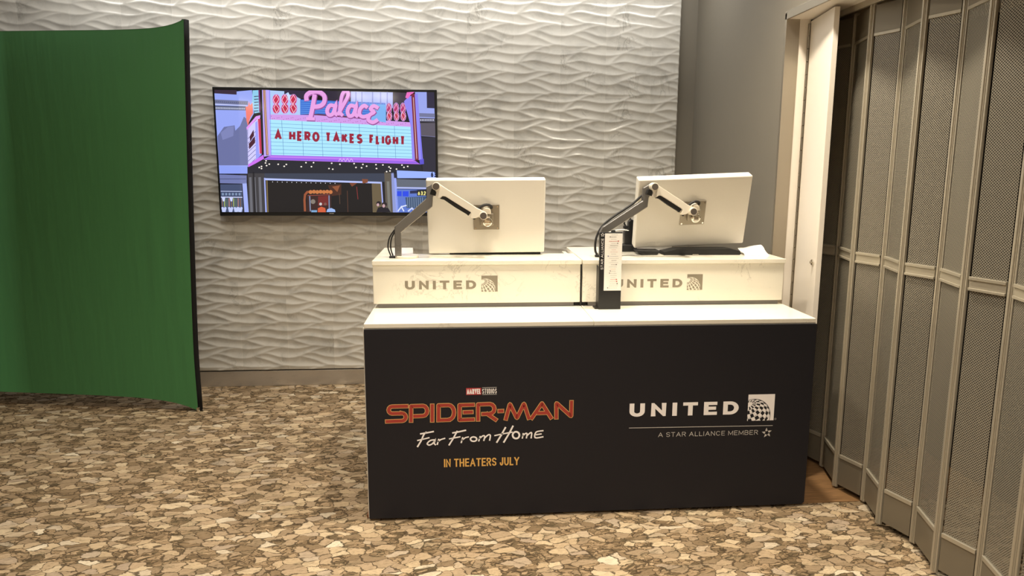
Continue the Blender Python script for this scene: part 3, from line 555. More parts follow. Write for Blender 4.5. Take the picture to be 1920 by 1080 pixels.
(5,(150,80,130),[(0.0212,0.1977),(0.0193,0.1953),(0.0166,0.1962),(0.0167,0.1991),(0.0195,0.2)]),
(5,(150,80,130),[(0.1869,0.197),(0.1851,0.1946),(0.1823,0.1955),(0.1824,0.1984),(0.1853,0.1994)]),
(5,(150,80,130),[(0.3535,0.1963),(0.3517,0.1939),(0.3489,0.1948),(0.349,0.1978),(0.3518,0.1987)]),
(5,(150,80,130),[(-0.3364,0.211),(-0.3382,0.2086),(-0.341,0.2094),(-0.3408,0.2124),(-0.338,0.2133)]),
(5,(150,80,130),[(-0.1725,0.2103),(-0.1743,0.2079),(-0.1771,0.2088),(-0.1769,0.2117),(-0.1741,0.2127)]),
(5,(150,80,130),[(-0.0077,0.2097),(-0.0096,0.2073),(-0.0124,0.2082),(-0.0122,0.2111),(-0.0094,0.212)]),
(5,(92,42,70),[(-0.1662,0.2405),(-0.0491,0.2451),(0.2713,0.2236),(0.2651,0.2135),(-0.0578,0.2367)]),
(4,(190,150,220),[(0.415,0.2853),(0.4108,0.2636),(0.4007,0.2502),(0.3887,0.2501),(0.3792,0.2633),(0.376,0.2848),(0.3803,0.3064),(0.3903,0.3198),(0.4023,0.32),(0.4118,0.3068)]),
(4,(200,150,220),[(0.4155,0.2352),(0.4115,0.2164),(0.4019,0.2047),(0.3904,0.2046),(0.3813,0.2161),(0.3782,0.2348),(0.3822,0.2535),(0.3918,0.2651),(0.4033,0.2652),(0.4124,0.2538)]),
(5,(178,48,110),[(0.4107,0.2852),(0.4074,0.2666),(0.3995,0.2549),(0.3901,0.2548),(0.3827,0.2663),(0.3803,0.2849),(0.3836,0.3035),(0.3915,0.3151),(0.4009,0.3152),(0.4083,0.3038)]),
(5,(190,55,85),[(0.4113,0.2351),(0.4082,0.2193),(0.4007,0.2095),(0.3918,0.2094),(0.3848,0.2191),(0.3824,0.2348),(0.3856,0.2506),(0.393,0.2604),(0.4019,0.2605),(0.4089,0.2508)]),
(6,(245,205,230),(0.0026,[(0.3836,0.2824),(0.3961,0.3117),(0.4074,0.2852),(0.3843,0.2432),(0.3972,0.2115),(0.4088,0.2368),(0.3883,0.2683)])),
(4,(190,150,220),[(0.4607,0.2858),(0.4566,0.2642),(0.4465,0.2507),(0.4344,0.2506),(0.425,0.2638),(0.4218,0.2854),(0.426,0.307),(0.436,0.3204),(0.448,0.3205),(0.4575,0.3073)]),
(4,(200,150,220),[(0.4614,0.2357),(0.4574,0.2169),(0.4478,0.2052),(0.4362,0.2051),(0.4271,0.2166),(0.424,0.2353),(0.428,0.254),(0.4376,0.2656),(0.4491,0.2657),(0.4582,0.2543)]),
(5,(178,48,110),[(0.4565,0.2858),(0.4532,0.2671),(0.4453,0.2554),(0.4359,0.2553),(0.4285,0.2668),(0.426,0.2854),(0.4293,0.3041),(0.4372,0.3156),(0.4466,0.3158),(0.454,0.3043)]),
(5,(190,55,85),[(0.4571,0.2356),(0.454,0.2198),(0.4466,0.21),(0.4377,0.2099),(0.4306,0.2196),(0.4282,0.2353),(0.4314,0.2511),(0.4388,0.2609),(0.4477,0.261),(0.4547,0.2513)]),
(6,(245,205,230),(0.0026,[(0.4293,0.2829),(0.4418,0.3123),(0.4531,0.2857),(0.4301,0.2437),(0.443,0.212),(0.4546,0.2373),(0.4341,0.2688)])),
(4,(190,150,220),[(0.504,0.2863),(0.4999,0.2646),(0.4898,0.2512),(0.4777,0.251),(0.4683,0.2643),(0.465,0.2859),(0.4692,0.3075),(0.4792,0.3209),(0.4912,0.321),(0.5007,0.3078)]),
(4,(200,150,220),[(0.5047,0.2361),(0.5008,0.2174),(0.4912,0.2057),(0.4796,0.2056),(0.4705,0.217),(0.4673,0.2357),(0.4713,0.2545),(0.4809,0.2661),(0.4924,0.2662),(0.5015,0.2548)]),
(5,(178,48,110),[(0.4998,0.2863),(0.4965,0.2676),(0.4886,0.2559),(0.4791,0.2558),(0.4717,0.2673),(0.4692,0.2859),(0.4725,0.3046),(0.4804,0.3162),(0.4898,0.3163),(0.4972,0.3049)]),
(5,(190,55,85),[(0.5005,0.2361),(0.4974,0.2203),(0.49,0.2104),(0.481,0.2104),(0.474,0.22),(0.4716,0.2358),(0.4747,0.2515),(0.4821,0.2613),(0.491,0.2614),(0.498,0.2518)]),
(6,(245,205,230),(0.0026,[(0.4726,0.2834),(0.4851,0.3128),(0.4964,0.2862),(0.4734,0.2442),(0.4864,0.2125),(0.4979,0.2377),(0.4774,0.2693)])),
(6,(150,80,150),(0.0327,[(-0.1186,0.3221),(-0.1193,0.3278),(-0.1205,0.336),(-0.1208,0.3449),(-0.1189,0.3526),(-0.1146,0.359),(-0.1083,0.3651),(-0.1006,0.3703),(-0.0914,0.3743),(-0.0801,0.3773),(-0.0668,0.3793),(-0.0533,0.3798),(-0.0414,0.3783),(-0.0308,0.3743),(-0.0209,0.3682),(-0.0128,0.3607),(-0.0074,0.3523),(-0.0053,0.3423),(-0.006,0.3305),(-0.0085,0.3189),(-0.0123,0.3093),(-0.0177,0.3023),(-0.0247,0.2968),(-0.0327,0.2925),(-0.0407,0.2891),(-0.0495,0.287),(-0.0592,0.286),(-0.0681,0.2857),(-0.0742,0.2854)])),
(6,(150,80,150),(0.0327,[(-0.067,0.3615),(-0.0698,0.3477),(-0.0737,0.3279),(-0.0782,0.3058),(-0.0826,0.2853),(-0.0871,0.2656),(-0.0921,0.2453),(-0.0965,0.2272),(-0.0996,0.2147)])),
(6,(150,80,150),(0.0256,[(-0.1249,0.2102),(-0.0714,0.2091)])),
(6,(150,80,150),(0.0291,[(0.0572,0.2911),(0.0514,0.2927),(0.043,0.2951),(0.034,0.2965),(0.0264,0.2949),(0.02,0.289),(0.0139,0.2801),(0.0092,0.2702),(0.0068,0.2615),(0.0071,0.2535),(0.0097,0.2455),(0.0137,0.2389),(0.0183,0.235),(0.0239,0.234),(0.0307,0.2351),(0.0376,0.2388),(0.0439,0.2453),(0.0497,0.2581),(0.0553,0.2759),(0.06,0.2919),(0.0626,0.2995),(0.0618,0.2944),(0.0585,0.2812),(0.0551,0.2657),(0.0542,0.2537),(0.0573,0.2465),(0.0626,0.241),(0.0682,0.2369),(0.072,0.234)])),
(6,(150,80,150),(0.0274,[(0.0721,0.2356),(0.0771,0.2436),(0.0842,0.2548),(0.0926,0.2684),(0.1014,0.2833),(0.1119,0.3013),(0.1239,0.3221),(0.1348,0.3423),(0.1416,0.3583),(0.1432,0.3696),(0.1412,0.3778),(0.1371,0.3831),(0.1325,0.3855),(0.1269,0.3849),(0.1199,0.3814),(0.1128,0.3751),(0.1067,0.3662),(0.102,0.3533),(0.098,0.337),(0.0947,0.3196),(0.092,0.304),(0.0897,0.29),(0.0879,0.2766),(0.0871,0.2644),(0.0878,0.2541),(0.0911,0.2459),(0.0964,0.2394),(0.1018,0.2345),(0.1055,0.231)])),
(6,(150,80,150),(0.0291,[(0.1881,0.2885),(0.1817,0.2905),(0.1726,0.2937),(0.1628,0.2958),(0.1547,0.2947),(0.1481,0.2891),(0.1421,0.2804),(0.1375,0.2704),(0.1351,0.2613),(0.1353,0.2522),(0.1375,0.2427),(0.1413,0.2345),(0.1458,0.2298),(0.1517,0.2287),(0.159,0.2304),(0.1666,0.2348),(0.1732,0.2417),(0.179,0.2546),(0.1846,0.2722),(0.1891,0.288),(0.1917,0.2952),(0.1909,0.2896),(0.1876,0.2757),(0.1843,0.2594),(0.1834,0.2468),(0.1865,0.2391),(0.1918,0.2331),(0.1975,0.2286),(0.2013,0.2253)])),
(6,(150,80,150),(0.0291,[(0.262,0.2827),(0.2586,0.2858),(0.2537,0.2905),(0.248,0.2945),(0.2422,0.2958),(0.2357,0.2933),(0.2284,0.2885),(0.2215,0.2823),(0.2163,0.2755),(0.2127,0.2677),(0.2103,0.2586),(0.2094,0.2496),(0.2102,0.2421),(0.2134,0.2362),(0.2184,0.2313),(0.2248,0.2276),(0.2317,0.2257),(0.2401,0.2263),(0.25,0.229),(0.2593,0.2322),(0.2657,0.2344)])),
(6,(150,80,150),(0.0291,[(0.3311,0.2801),(0.3259,0.2836),(0.3183,0.2886),(0.31,0.2931),(0.3028,0.2948),(0.2961,0.2925),(0.2894,0.2877),(0.2842,0.2818),(0.2821,0.2763),(0.2852,0.2714),(0.2923,0.2664),(0.2992,0.2614),(0.3018,0.2565),(0.2978,0.252),(0.2898,0.2478),(0.2809,0.2433),(0.2742,0.2378),(0.2697,0.2308),(0.2661,0.2226),(0.2642,0.2145),(0.2649,0.2076),(0.2693,0.2017),(0.2765,0.1963),(0.285,0.1925),(0.2932,0.1912),(0.3019,0.1938),(0.3113,0.1995),(0.3199,0.2057),(0.3259,0.2099)])),
(7,(228,160,225),(0.0265,[(-0.1209,0.3262),(-0.1216,0.3319),(-0.1228,0.3401),(-0.1231,0.349),(-0.1213,0.3567),(-0.1169,0.3631),(-0.1107,0.3692),(-0.1029,0.3744),(-0.0938,0.3784),(-0.0825,0.3813),(-0.0691,0.3833),(-0.0556,0.3839),(-0.0437,0.3823),(-0.0332,0.3784),(-0.0233,0.3723),(-0.0151,0.3648),(-0.0097,0.3564),(-0.0077,0.3464),(-0.0083,0.3346),(-0.0109,0.323),(-0.0147,0.3134),(-0.02,0.3064),(-0.0271,0.3009),(-0.035,0.2966),(-0.043,0.2933),(-0.0518,0.2911),(-0.0616,0.2901),(-0.0704,0.2898),(-0.0766,0.2896)])),
(7,(228,160,225),(0.0265,[(-0.0693,0.3656),(-0.0721,0.3518),(-0.0761,0.332),(-0.0805,0.3099),(-0.0849,0.2895),(-0.0895,0.2698),(-0.0944,0.2494),(-0.0989,0.2314),(-0.102,0.2188)])),
(7,(228,160,225),(0.0194,[(-0.1272,0.2144),(-0.0738,0.2133)])),
(7,(228,160,225),(0.0229,[(0.0549,0.2952),(0.0491,0.2968),(0.0407,0.2992),(0.0317,0.3006),(0.024,0.299),(0.0176,0.2931),(0.0116,0.2842),(0.0069,0.2744),(0.0044,0.2656),(0.0048,0.2577),(0.0074,0.2497),(0.0114,0.243),(0.016,0.2392),(0.0215,0.2381),(0.0283,0.2393),(0.0353,0.2429),(0.0415,0.2494),(0.0473,0.2622),(0.053,0.28),(0.0576,0.296),(0.0602,0.3036),(0.0594,0.2986),(0.0561,0.2853),(0.0528,0.2698),(0.0519,0.2579),(0.0549,0.2506),(0.0602,0.2451),(0.0658,0.241),(0.0696,0.2381)])),
(7,(228,160,225),(0.0212,[(0.0697,0.2398),(0.0747,0.2477),(0.0818,0.2589),(0.0902,0.2725),(0.099,0.2875),(0.1095,0.3054),(0.1216,0.3263),(0.1324,0.3464),(0.1392,0.3624),(0.1408,0.3737),(0.1388,0.3819),(0.1347,0.3871),(0.1301,0.3895),(0.1246,0.389),(0.1176,0.3855),(0.1104,0.3792),(0.1044,0.3702),(0.0997,0.3574),(0.0957,0.3411),(0.0924,0.3238),(0.0897,0.3081),(0.0874,0.2941),(0.0855,0.2807),(0.0847,0.2685),(0.0854,0.2582),(0.0887,0.25),(0.094,0.2436),(0.0994,0.2387),(0.1031,0.2351)])),
(7,(228,160,225),(0.0229,[(0.1857,0.2926),(0.1794,0.2947),(0.1702,0.2978),(0.1604,0.2999),(0.1523,0.2989),(0.1457,0.2932),(0.1397,0.2845),(0.1351,0.2746),(0.1327,0.2654),(0.1329,0.2564),(0.1351,0.2468),(0.1389,0.2387),(0.1434,0.2339),(0.1493,0.2329),(0.1566,0.2346),(0.1642,0.2389),(0.1708,0.2459),(0.1766,0.2587),(0.1822,0.2764),(0.1867,0.2921),(0.1893,0.2993),(0.1885,0.2937),(0.1852,0.2798),(0.1819,0.2636),(0.181,0.251),(0.1841,0.2432),(0.1894,0.2372),(0.1951,0.2327),(0.1989,0.2295)])),
(7,(228,160,225),(0.0229,[(0.2596,0.2868),(0.2562,0.2899),(0.2513,0.2946),(0.2456,0.2987),(0.2397,0.2999),(0.2332,0.2975),(0.226,0.2927),(0.2191,0.2864),(0.2139,0.2796),(0.2103,0.2718),(0.2079,0.2627),(0.207,0.2537),(0.2078,0.2463),(0.211,0.2404),(0.216,0.2354),(0.2224,0.2318),(0.2293,0.2298),(0.2377,0.2304),(0.2476,0.2331),(0.2569,0.2364),(0.2633,0.2385)])),
(7,(228,160,225),(0.0229,[(0.3287,0.2843),(0.3234,0.2877),(0.3158,0.2928),(0.3076,0.2973),(0.3004,0.2989),(0.2937,0.2967),(0.287,0.2918),(0.2818,0.2859),(0.2796,0.2804),(0.2828,0.2755),(0.2899,0.2705),(0.2968,0.2655),(0.2994,0.2606),(0.2954,0.2561),(0.2874,0.2519),(0.2785,0.2474),(0.2718,0.242),(0.2673,0.2349),(0.2637,0.2267),(0.2618,0.2186),(0.2625,0.2118),(0.2668,0.2059),(0.274,0.2005),(0.2825,0.1967),(0.2908,0.1953),(0.2994,0.198),(0.3089,0.2037),(0.3175,0.2099),(0.3235,0.2141)])),
(5,(168,226,250),[(-0.3573,0.207),(0.5315,0.17),(0.538,-0.0326),(-0.3584,-0.0152)]),
(6,(95,140,190),(0.0022,[(-0.3574,0.1837),(0.5322,0.1488)])),
(6,(95,140,190),(0.0022,[(-0.3576,0.1605),(0.5329,0.1276)])),
(6,(95,140,190),(0.0022,[(-0.3577,0.1372),(0.5336,0.1064)])),
(6,(95,140,190),(0.0022,[(-0.3578,0.1139),(0.5343,0.0851)])),
(6,(95,140,190),(0.0022,[(-0.3579,0.0905),(0.5349,0.0638)])),
(6,(95,140,190),(0.0022,[(-0.358,0.0671),(0.5356,0.0424)])),
(6,(95,140,190),(0.0022,[(-0.3581,0.0436),(0.5363,0.021)])),
(6,(95,140,190),(0.0022,[(-0.3582,0.0201),(0.537,-0.0004)])),
(6,(95,140,190),(0.0022,[(-0.3583,-0.0034),(0.5377,-0.0219)])),
(6,(85,125,180),(0.0022,[(-0.2819,0.2038),(-0.2797,-0.0167)])),
(6,(85,125,180),(0.0022,[(-0.1546,0.1985),(-0.1555,-0.0191)])),
(6,(85,125,180),(0.0022,[(-0.0335,0.1935),(-0.0325,-0.0215)])),
(6,(85,125,180),(0.0022,[(0.0864,0.1885),(0.0876,-0.0239)])),
(6,(85,125,180),(0.0022,[(0.2042,0.1836),(0.2055,-0.0262)])),
(6,(85,125,180),(0.0022,[(0.3158,0.179),(0.3188,-0.0284)])),
(6,(85,125,180),(0.0022,[(0.4277,0.1743),(0.4317,-0.0306)])),
(7,(150,30,55),(0.0159,[(-0.3254,0.0869),(-0.3073,0.1338),(-0.2937,0.0858)])),
(7,(150,30,55),(0.0159,[(-0.3183,0.1028),(-0.2993,0.1021)])),
(7,(150,30,55),(0.0159,[(-0.2337,0.0836),(-0.2315,0.1309)])),
(7,(150,30,55),(0.0159,[(-0.2094,0.0828),(-0.2073,0.1299)])),
(7,(150,30,55),(0.0159,[(-0.2326,0.1073),(-0.2083,0.1064)])),
(7,(150,30,55),(0.0159,[(-0.1616,0.1282),(-0.1813,0.1289),(-0.1834,0.0819),(-0.1636,0.0812)])),
(7,(150,30,55),(0.0159,[(-0.1823,0.1064),(-0.1649,0.1057)])),
(7,(150,30,55),(0.0159,[(-0.1375,0.0803),(-0.1356,0.1271),(-0.1215,0.1266),(-0.1215,0.1266),(-0.118,0.1256),(-0.1151,0.1229),(-0.1132,0.1191),(-0.1126,0.1146),(-0.1135,0.1101),(-0.1157,0.1064),(-0.1189,0.104),(-0.1225,0.1032),(-0.1365,0.1037)])),
(7,(150,30,55),(0.0159,[(-0.1248,0.1033),(-0.1141,0.0795)])),
(7,(150,30,55),(0.0159,[(-0.0569,0.1008),(-0.0571,0.1068),(-0.0584,0.1125),(-0.0606,0.1174),(-0.0636,0.1212),(-0.0672,0.1237),(-0.071,0.1246),(-0.075,0.124),(-0.0787,0.1218),(-0.082,0.1182),(-0.0846,0.1135),(-0.0863,0.1079),(-0.0871,0.1019),(-0.0868,0.0958),(-0.0855,0.0902),(-0.0833,0.0852),(-0.0803,0.0814),(-0.0768,0.0789),(-0.0729,0.078),(-0.0689,0.0787),(-0.0652,0.0809),(-0.0619,0.0845),(-0.0593,0.0892),(-0.0576,0.0948),(-0.0569,0.1008)])),
(7,(150,30,55),(0.0159,[(-0.0056,0.1221),(0.0173,0.1212)])),
(7,(150,30,55),(0.0159,[(0.0058,0.1216),(0.0041,0.0753)])),
(7,(150,30,55),(0.0159,[(0.0415,0.074),(0.058,0.1196),(0.0711,0.073)])),
(7,(150,30,55),(0.0159,[(0.048,0.0895),(0.0658,0.0889)])),
(7,(150,30,55),(0.0159,[(0.0971,0.0721),(0.0987,0.118)])),
(7,(150,30,55),(0.0159,[(0.1225,0.1171),(0.099,0.0913)])),
(7,(150,30,55),(0.0159,[(0.1062,0.0994),(0.121,0.0712)])),
(7,(150,30,55),(0.0159,[(0.1679,0.1153),(0.1485,0.1161),(0.1471,0.0703),(0.1665,0.0696)])),
(7,(150,30,55),(0.0159,[(0.1478,0.0941),(0.1649,0.0935)])),
(7,(150,30,55),(0.0159,[(0.2149,0.107),(0.2128,0.1102),(0.2099,0.1125),(0.2064,0.1138),(0.2026,0.1137),(0.1991,0.1124),(0.1963,0.11),(0.1944,0.1067),(0.1936,0.1029),(0.1942,0.099),(0.1957,0.0959),(0.1981,0.0934),(0.201,0.0918),(0.2043,0.0911),(0.2043,0.0911),(0.2086,0.0901),(0.2121,0.0875),(0.2144,0.0837),(0.2151,0.0793),(0.2143,0.0755),(0.2126,0.0726),(0.2103,0.0703),(0.2073,0.0688),(0.2041,0.0683),(0.2009,0.0688),(0.198,0.0702),(0.1955,0.0724),(0.1938,0.0753)])),
(7,(150,30,55),(0.0159,[(0.2899,0.1106),(0.2745,0.1112),(0.2732,0.0659)])),
(7,(150,30,55),(0.0159,[(0.2739,0.0886),(0.287,0.0881)])),
(7,(150,30,55),(0.0159,[(0.3147,0.1096),(0.3135,0.0645),(0.3274,0.064)])),
(7,(150,30,55),(0.0159,[(0.3523,0.0631),(0.3534,0.1081)])),
(7,(150,30,55),(0.0159,[(0.3952,0.0985),(0.3925,0.1032),(0.3891,0.106),(0.3854,0.1069),(0.3816,0.1055),(0.3783,0.1022),(0.3756,0.0972),(0.3739,0.0909),(0.3733,0.084),(0.3739,0.0772),(0.3756,0.071),(0.3782,0.0661),(0.3815,0.063),(0.3852,0.062),(0.389,0.063),(0.3924,0.0662),(0.3951,0.071),(0.397,0.0772),(0.3977,0.084),(0.3977,0.0817),(0.3874,0.0821)])),
(7,(150,30,55),(0.0159,[(0.4221,0.0607),(0.4231,0.1054)])),
(7,(150,30,55),(0.0159,[(0.4425,0.0599),(0.4435,0.1046)])),
(7,(150,30,55),(0.0159,[(0.4226,0.0831),(0.443,0.0823)])),
(7,(150,30,55),(0.0159,[(0.4684,0.1037),(0.488,0.1029)])),
(7,(150,30,55),(0.0159,[(0.4782,0.1033),(0.4773,0.0587)])),
(5,(168,102,228),[(-0.3584,-0.0152),(0.538,-0.0326),(0.589,-0.0682),(-0.4092,-0.045)]),
(6,(205,140,245),(0.0035,[(-0.3623,-0.0262),(0.5447,-0.0437)])),
(6,(120,90,220),(0.0044,[(-0.3879,-0.0373),(0.5702,-0.058)])),
(7,(215,170,245),(0.0044,[(0.0661,-0.0545),(0.069,-0.0483),(0.073,-0.0401),(0.077,-0.0358),(0.0804,-0.04),(0.0839,-0.0482),(0.0874,-0.0527),(0.0912,-0.0482),(0.0951,-0.0399),(0.099,-0.0356),(0.1028,-0.0406),(0.1065,-0.0496),(0.1103,-0.0542),(0.1144,-0.0488),(0.1187,-0.039),(0.1229,-0.0338),(0.1266,-0.039),(0.1303,-0.0487),(0.1341,-0.0541),(0.1382,-0.0493),(0.1425,-0.0402),(0.1466,-0.0353),(0.1509,-0.0394),(0.155,-0.0477),(0.1579,-0.0539)])),
(6,(142,134,238),[(0.4922,0.3295),(0.5181,0.3564),(0.5796,0.3821),(0.6067,-0.0407),(0.5378,-0.0411),(0.5317,0.1793)]),
(7,(120,42,62),[(0.5389,0.3766),(0.5609,0.3786),(0.58,-0.0409),(0.5559,-0.0427)]),
(8,(240,200,190),(0.0035,[(0.552,0.3552),(0.559,0.1796),(0.5672,-0.0324)])),
(7,(232,112,192),[(0.5011,0.3529),(0.5119,0.3862),(0.5628,0.3902),(0.5353,0.3699),(0.5179,0.3465)]),
(7,(110,105,225),(0.0053,[(0.5916,0.1883),(0.5998,-0.0407)])),
(7,(90,80,200),[(0.5835,-0.0391),(0.612,-0.0321),(0.6132,-0.0663),(0.5873,-0.0699)]),
(2,(152,164,232),[(0.5628,0.3886),(0.6375,0.3895),(0.6376,0.2895),(0.6854,0.2884),(0.6869,0.2145),(0.5819,0.2202)]),
(3,(52,48,68),[(0.6374,0.3887),(0.6851,0.3901),(0.6871,0.2901),(0.6376,0.2912)]),
(3,(112,116,152),[(0.5877,0.2571),(0.6875,0.2549),(0.688,0.2297),(0.589,0.2337)]),
(3,(75,72,90),[(0.5889,0.227),(0.6879,0.2246),(0.6884,0.1994),(0.5902,0.2034)]),
(4,(210,212,235),[(0.5938,0.2186),(0.599,0.2187),(0.5988,0.2086),(0.5937,0.2085)]),
(4,(210,212,235),[(0.6041,0.2187),(0.6092,0.2188),(0.609,0.2087),(0.6039,0.2086)]),
(4,(210,212,235),[(0.6143,0.2188),(0.6195,0.2189),(0.6193,0.2088),(0.6142,0.2087)]),
(4,(210,212,235),[(0.6246,0.2189),(0.6297,0.219),(0.6295,0.2089),(0.6244,0.2088)]),
(4,(210,212,235),[(0.6348,0.219),(0.64,0.2191),(0.6398,0.209),(0.6347,0.209)]),
(4,(210,212,235),[(0.6451,0.2192),(0.6502,0.2192),(0.6501,0.2091),(0.6449,0.2091)]),
(4,(210,212,235),[(0.6553,0.2193),(0.6605,0.2193),(0.6603,0.2092),(0.6552,0.2092)]),
(4,(210,212,235),[(0.6656,0.2194),(0.6707,0.2194),(0.6706,0.2093),(0.6655,0.2093)]),
(4,(210,212,235),[(0.6759,0.2195),(0.681,0.2195),(0.6809,0.2094),(0.6757,0.2094)]),
(3,(88,82,94),[(0.5917,0.1951),(0.6884,0.196),(0.6897,0.1048),(0.5955,0.1158)]),
(3,(42,40,54),[(0.5971,0.1039),(0.6897,0.1048),(0.6919,-0.1174),(0.6054,-0.1179)]),
(4,(110,110,150),(0.0035,[(0.5989,0.1141),(0.6898,0.1082)])),
(6,(32,32,42),[(-0.5079,-0.0946),(-0.4092,-0.045),(0.589,-0.0682),(0.6054,-0.1179),(0.4398,-0.1274),(-0.51,-0.1327)]),
(8,(255,245,235),[(-0.3866,-0.0525),(-0.3888,-0.0561),(-0.3935,-0.057),(-0.397,-0.0545),(-0.3968,-0.0505),(-0.393,-0.048),(-0.3885,-0.0488)]),
(8,(255,245,235),[(-0.3906,-0.066),(-0.3929,-0.0696),(-0.3975,-0.0706),(-0.4011,-0.0681),(-0.4009,-0.064),(-0.3971,-0.0615),(-0.3925,-0.0624)]),
(8,(255,245,235),[(-0.3676,-0.0734),(-0.3698,-0.0771),(-0.3744,-0.078),(-0.378,-0.0755),(-0.3778,-0.0715),(-0.374,-0.069),(-0.3694,-0.0698)]),
(8,(255,245,235),[(-0.3848,-0.0828),(-0.387,-0.0865),(-0.3917,-0.0874),(-0.3952,-0.0849),(-0.395,-0.0809),(-0.3912,-0.0784),(-0.3866,-0.0792)]),
(8,(255,245,235),[(-0.4169,-0.0881),(-0.4191,-0.0918),(-0.4238,-0.0927),(-0.4273,-0.0902),(-0.4271,-0.0862),(-0.4233,-0.0836),(-0.4187,-0.0845)]),
(8,(255,245,235),[(-0.4315,-0.095),(-0.4337,-0.0986),(-0.4383,-0.0995),(-0.4419,-0.0971),(-0.4417,-0.093),(-0.4379,-0.0905),(-0.4333,-0.0913)]),
(8,(255,245,235),[(-0.4176,-0.1017),(-0.4198,-0.1053),(-0.4245,-0.1062),(-0.428,-0.1037),(-0.4278,-0.0997),(-0.424,-0.0972),(-0.4194,-0.098)]),
(8,(255,245,235),[(-0.3114,-0.0739),(-0.3136,-0.0776),(-0.3183,-0.0785),(-0.3219,-0.076),(-0.3217,-0.072),(-0.3178,-0.0694),(-0.3133,-0.0703)]),
(8,(255,245,235),[(-0.2602,-0.0744),(-0.2624,-0.0781),(-0.2671,-0.079),(-0.2707,-0.0765),(-0.2705,-0.0725),(-0.2666,-0.07),(-0.2621,-0.0708)]),
(8,(255,245,235),[(-0.2742,-0.0864),(-0.2764,-0.09),(-0.2811,-0.091),(-0.2847,-0.0885),(-0.2845,-0.0844),(-0.2806,-0.0819),(-0.2761,-0.0828)]),
(8,(255,245,235),[(-0.1665,-0.0883),(-0.1687,-0.0919),(-0.1734,-0.0929),(-0.177,-0.0904),(-0.1768,-0.0863),(-0.173,-0.0838),(-0.1684,-0.0846)]),
(8,(255,245,235),[(-0.1023,-0.0879),(-0.1045,-0.0915),(-0.1092,-0.0925),(-0.1128,-0.09),(-0.1127,-0.0859),(-0.1088,-0.0834),(-0.1042,-0.0842)]),
(8,(255,245,235),[(-0.1359,-0.0626),(-0.1381,-0.0663),(-0.1428,-0.0672),(-0.1464,-0.0647),(-0.1462,-0.0607),(-0.1424,-0.0581),(-0.1378,-0.059)]),
(8,(255,245,235),[(-0.0878,-0.0623),(-0.09,-0.066),(-0.0947,-0.0669),(-0.0983,-0.0644),(-0.0981,-0.0604),(-0.0943,-0.0578),(-0.0897,-0.0587)]),
(8,(255,245,235),[(0.009,-0.0991),(0.0068,-0.1028),(0.0021,-0.1037),(-0.0016,-0.1012),(-0.0014,-0.0971),(0.0024,-0.0946),(0.0071,-0.0955)]),
(8,(255,245,235),[(0.0326,-0.1032),(0.0304,-0.1069),(0.0257,-0.1078),(0.022,-0.1053),(0.0222,-0.1013),(0.026,-0.0987),(0.0307,-0.0996)]),
(8,(255,245,235),[(0.0272,-0.065),(0.025,-0.0686),(0.0203,-0.0696),(0.0167,-0.0671),(0.0168,-0.063),(0.0206,-0.0605),(0.0253,-0.0613)]),
(8,(255,245,235),[(0.0796,-0.0714),(0.0774,-0.0751),(0.0727,-0.076),(0.069,-0.0735),(0.0691,-0.0695),(0.073,-0.0669),(0.0776,-0.0678)]),
(8,(255,245,235),[(0.181,-0.0913),(0.1788,-0.0949),(0.1741,-0.0959),(0.1704,-0.0934),(0.1705,-0.0893),(0.1744,-0.0867),(0.179,-0.0876)]),
(8,(255,245,235),[(0.2168,-0.0927),(0.2146,-0.0964),(0.2098,-0.0974),(0.2062,-0.0948),(0.2063,-0.0908),(0.2101,-0.0882),(0.2148,-0.0891)]),
(8,(255,245,235),[(0.2495,-0.0823),(0.2473,-0.086),(0.2426,-0.0869),(0.2389,-0.0844),(0.239,-0.0803),(0.2428,-0.0778),(0.2475,-0.0786)]),
(8,(255,245,235),[(0.2259,-0.0714),(0.2237,-0.075),(0.219,-0.076),(0.2153,-0.0735),(0.2154,-0.0694),(0.2193,-0.0668),(0.2239,-0.0677)]),
(8,(255,245,235),[(0.1698,-0.0666),(0.1676,-0.0703),(0.1629,-0.0712),(0.1593,-0.0687),(0.1594,-0.0646),(0.1632,-0.0621),(0.1679,-0.063)]),
(8,(255,245,235),[(0.3095,-0.0725),(0.3074,-0.0762),(0.3026,-0.0772),(0.2989,-0.0746),(0.299,-0.0706),(0.3029,-0.068),(0.3076,-0.0689)]),
(8,(255,245,235),[(0.354,-0.074),(0.3518,-0.0776),(0.3471,-0.0786),(0.3434,-0.0761),(0.3435,-0.072),(0.3473,-0.0694),(0.352,-0.0703)]),
(8,(255,245,235),[(0.3123,-0.0973),(0.3101,-0.101),(0.3054,-0.1019),(0.3017,-0.0994),(0.3018,-0.0953),(0.3056,-0.0927),(0.3103,-0.0936)]),
(8,(255,245,235),[(0.3931,-0.0865),(0.3909,-0.0902),(0.3862,-0.0912),(0.3825,-0.0886),(0.3826,-0.0846),(0.3864,-0.082),(0.3911,-0.0829)]),
(8,(255,245,235),[(0.4032,-0.095),(0.401,-0.0987),(0.3963,-0.0997),(0.3925,-0.0971),(0.3926,-0.0931),(0.3965,-0.0905),(0.4012,-0.0914)]),
(8,(255,245,235),[(0.3769,-0.1166),(0.3748,-0.1203),(0.37,-0.1212),(0.3663,-0.1187),(0.3664,-0.1146),(0.3702,-0.112),(0.3749,-0.1129)]),
(8,(255,245,235),[(0.3985,-0.1122),(0.3963,-0.1159),(0.3916,-0.1168),(0.3878,-0.1143),(0.3879,-0.1102),(0.3918,-0.1076),(0.3965,-0.1085)]),
(8,(255,245,235),[(0.4408,-0.1),(0.4387,-0.1036),(0.4339,-0.1046),(0.4302,-0.1021),(0.4303,-0.098),(0.4341,-0.0954),(0.4388,-0.0963)]),
